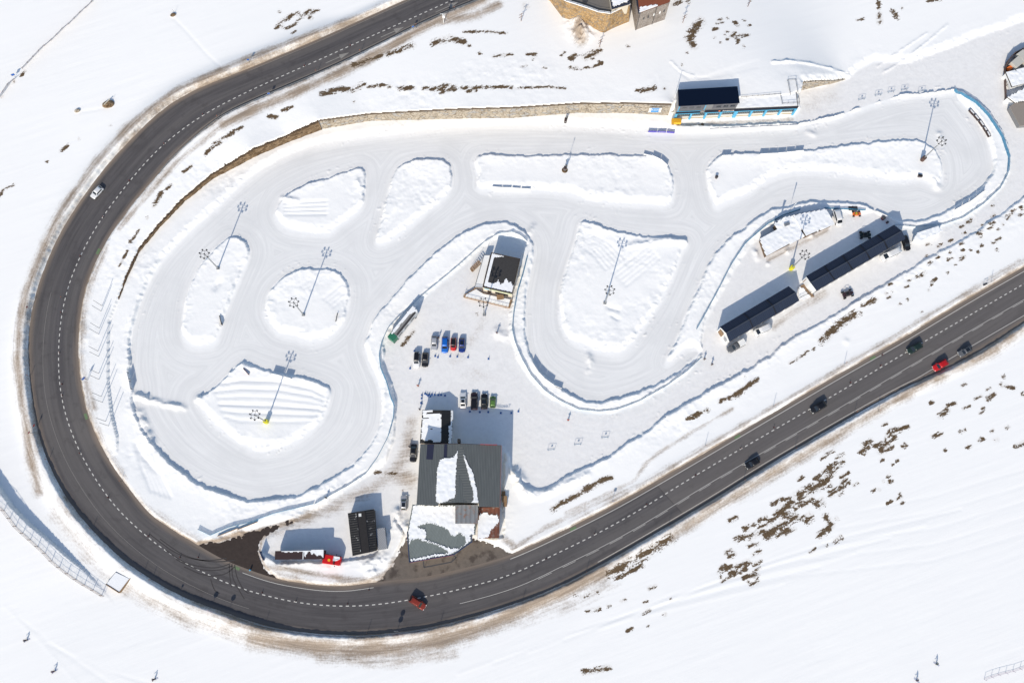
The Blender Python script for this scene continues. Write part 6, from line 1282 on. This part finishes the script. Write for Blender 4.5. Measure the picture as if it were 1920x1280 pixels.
# ================================================================== PEOPLE
def skinned(name, pts, edges, rad, mat, parent=None, sub=1):
    me_ = bpy.data.meshes.new(name); me_.from_pydata(pts, edges, []); o = bpy.data.objects.new(name, me_); COL.objects.link(o)
    md = o.modifiers.new('skin', 'SKIN'); md.use_smooth_shade = True
    for i, r_ in enumerate(rad): me_.skin_vertices[0].data[i].radius = (r_, r_) if not isinstance(r_, tuple) else r_
    me_.skin_vertices[0].data[0].use_root = True; s_ = o.modifiers.new('sub', 'SUBSURF'); s_.levels = sub; s_.render_levels = sub
    me_.materials.append(mat); o.parent = parent; return o
SKINM = flat('skin', (.50,.30,.21), .6); HAIR = flat('dark_hair', (.03,.02,.015), .8)
def person(label, u, v, rz, jacket, trousers, ski=False):
    q = S(u, v); lean = .25 if ski else 0.04; kn = .18 if ski else .03
    hip = (0, 0, .92-(.1 if ski else 0)); ch = (lean*.8, 0, 1.32-(.12 if ski else 0)); nk = (lean, 0, 1.48-(.14 if ski else 0)); hd = (lean*1.15, 0, 1.64-(.14 if ski else 0)); tp = (lean*1.15, 0, 1.74-(.14 if ski else 0))
    P_ = [hip, ch, nk, hd, tp]; E_ = [(0, 1), (1, 2), (2, 3), (3, 4)]; Rr = [.14, (.19, .13), .06, .10, .06]
    jp, je, jr = [hip, ch, (lean*.95, 0, nk[2]-.04)], [(0, 1), (1, 2)], [(.20, .16), (.23, .16), .10]; tp_, te, tr2 = [hip], [], [(.19, .15)]
    for s_ in (-1, 1):
        sh = (ch[0], s_*.20, ch[2]+.10); el2 = (ch[0]+.05+(.12 if ski else 0), s_*.30, ch[2]-.16); ha = (el2[0]+.16+(.1 if ski else 0), s_*(.30 if not ski else .36), el2[2]-.14+(.06 if ski else 0)); fi = (ha[0]+.08, ha[1], ha[2]-.05)
        k_ = (hip[0]+kn, s_*.11, hip[2]*.53); an_ = (0.0 if not ski else .02, s_*.12, .09); to = (.16, s_*.13, .05)
        i = len(P_); P_ += [sh, el2, ha, fi, k_, an_, to]; E_ += [(1, i), (i, i+1), (i+1, i+2), (i+2, i+3), (0, i+4), (i+4, i+5), (i+5, i+6)]; Rr += [.07, .05, .038, .03, .085, .05, .045]
        j = len(jp); jp += [sh, el2, ((ha[0]+el2[0])/2+.05, ha[1], (ha[2]+el2[2])/2-.03)]; je += [(1, j), (j, j+1), (j+1, j+2)]; jr += [.10, .075, .06]
        j = len(tp_); tp_ += [k_, (an_[0], an_[1], .16)]; te += [(0, j), (j, j+1)]; tr2 += [.11, .08]
    b_ = skinned('person', P_, E_, Rr, SKINM); b_.location = tuple(q); b_.rotation_euler = (0, 0, rz); tag(b_, label, 'person')
    skinned('jacket', jp, je, jr, jacket, b_); skinned('trousers', tp_, te, tr2, trousers, b_)
    ob('helmet' if ski else 'hair', MB().ball((hd[0]-.015, 0, hd[2]+.045), .125, 12, 8), BLACK if ski else HAIR, b_, True)
    for s_ in (-1, 1): ob('boot', MB().loft([[(x, s_*.125-w_, 0), (x, s_*.125+w_, 0), (x, s_*.125+w_*.8, z_), (x, s_*.125-w_*.8, z_)] for x, w_, z_ in ((-.11, .055, .2), (.03, .06, .2), (.19, .05, .09))]), BLACK, b_)
    if ski:
        for s_ in (-1, 1):
            ob('ski', MB().loft([[(x, s_*.125-w_, z_), (x, s_*.125+w_, z_), (x, s_*.125+w_, z_+.02), (x, s_*.125-w_, z_+.02)] for x, w_, z_ in ((-.8, .045, .005), (.6, .045, .005), (.85, .03, .06), (.95, .015, .12))]), flat('ski_blue', (.05,.12,.35), .4), b_)
            ob('ski_pole', MB().tube((.4, s_*.36, .95), (-.1, s_*.5, .02), .013, 5), DSTEEL, b_)
    return b_
JB = flat('jacket_dark', (.03,.03,.05), .8); JP = flat('jacket_purple', (.09,.05,.10), .8); JR = flat('jacket_red', (.55,.06,.05), .8); JO = flat('jacket_orange', (.60,.16,.07), .8); JT = flat('trousers_black', (.025,.025,.03), .8); JG = flat('jacket_green', (.03,.12,.10), .8)
person('skier in dark clothes leaning forward, the leftmost skier near the bottom left corner', 51,1199,-2.6,JB,JT,True); person('skier in plum jacket on skis, second from the left at the bottom edge', 103,1257,-2.5,JP,JT,True); person('skier in black below the roadside bank, third from the left at the bottom edge', 291,1272,-2.7,JB,JT,True)
person('skier in dark green jacket on the open slope near the bottom right fence', 1756,1244,2.6,JG,JT,True); person('skier in purple jacket lower than the other one near the bottom right fence', 1719,1275,2.4,JP,JT,True)
person('person in dark clothes standing nearest the end of the hairpin net', 1320,674,1.2,JB,JT); person('person in black standing on the lane right of the other walker', 1334,684,.9,JB,JT); person('person in red jacket walking alone on the open snow below the hairpin net', 1065,788,1.5,JR,JT)
person('person in orange walking between the parked rows', 784,724,1.6,JO,JT); person('person in black beside the silver white hatchback', 822.5,634,2.0,JB,JT); person('person in dark clothes at the corner of the annex', 787,768,1.0,JB,JT); person('person in brown trousers standing below the kiosk on the white bank', 931.5,625,1.4,JP,JT)
person('person in dark clothes walking on the snow bank beside the driveway', 612,933,1.2,JB,JT); person('person in black standing behind the long black car', 768,838,1.2,JB,JT)
# convert lettering to meshes
bpy.context.view_layer.update(); dg = bpy.context.evaluated_depsgraph_get()
for o in [o for o in bpy.data.objects if o.type == 'FONT']:
    me_ = bpy.data.meshes.new_from_object(o.evaluated_get(dg)); n_ = o.name; par, ml = o.parent, o.matrix_local.copy(); bpy.data.objects.remove(o)
    k_ = bpy.data.objects.new(n_, me_); COL.objects.link(k_); k_.parent = par; k_.matrix_local = ml
# ================================================================== CAMERA, SKY, SUN
cam_d = bpy.data.cameras.new('camera'); cam_d.sensor_width = 36; cam_d.lens = 36*F/1920; cam_d.clip_end = 8000; cam_d.clip_start = .5
cam_o = bpy.data.objects.new('camera', cam_d); COL.objects.link(cam_o)
Mx = Matrix(R.tolist()).to_4x4(); Mx.translation = (0, 0, H); cam_o.matrix_world = Mx; scene.camera = cam_o
el = math.atan2(1, math.hypot(SX, SY))
wd = bpy.data.worlds.new('World'); scene.world = wd; wd.use_nodes = True; nt = wd.node_tree
sky = nt.nodes.new('ShaderNodeTexSky'); sky.sky_type = 'NISHITA'; sky.sun_disc = False; sky.sun_elevation = el; sky.sun_rotation = math.atan2(-SX, -SY) % (2*PI); sky.altitude = 0; sky.air_density = 1.0; sky.dust_density = .7; sky.ozone_density = .7
bg = nt.nodes['Background']; nt.links.new(sky.outputs[0], bg.inputs[0]); bg.inputs[1].default_value = 0.15
sl = bpy.data.lights.new('sun', 'SUN'); sl.energy = 3.8; sl.angle = math.radians(.5); sl.color = (1, .915, .775)
so = bpy.data.objects.new('sun', sl); COL.objects.link(so); so.location = (-40, -160, 120)
so.rotation_euler = Vector((SX, SY, -1)).to_track_quat('-Z', 'Y').to_euler()
scene.view_settings.view_transform = 'Standard'; scene.view_settings.look = 'None'; scene.view_settings.gamma = 1; scene.view_settings.exposure = 0.0
for o in bpy.data.objects:
    if '_w' in o: del o['_w']
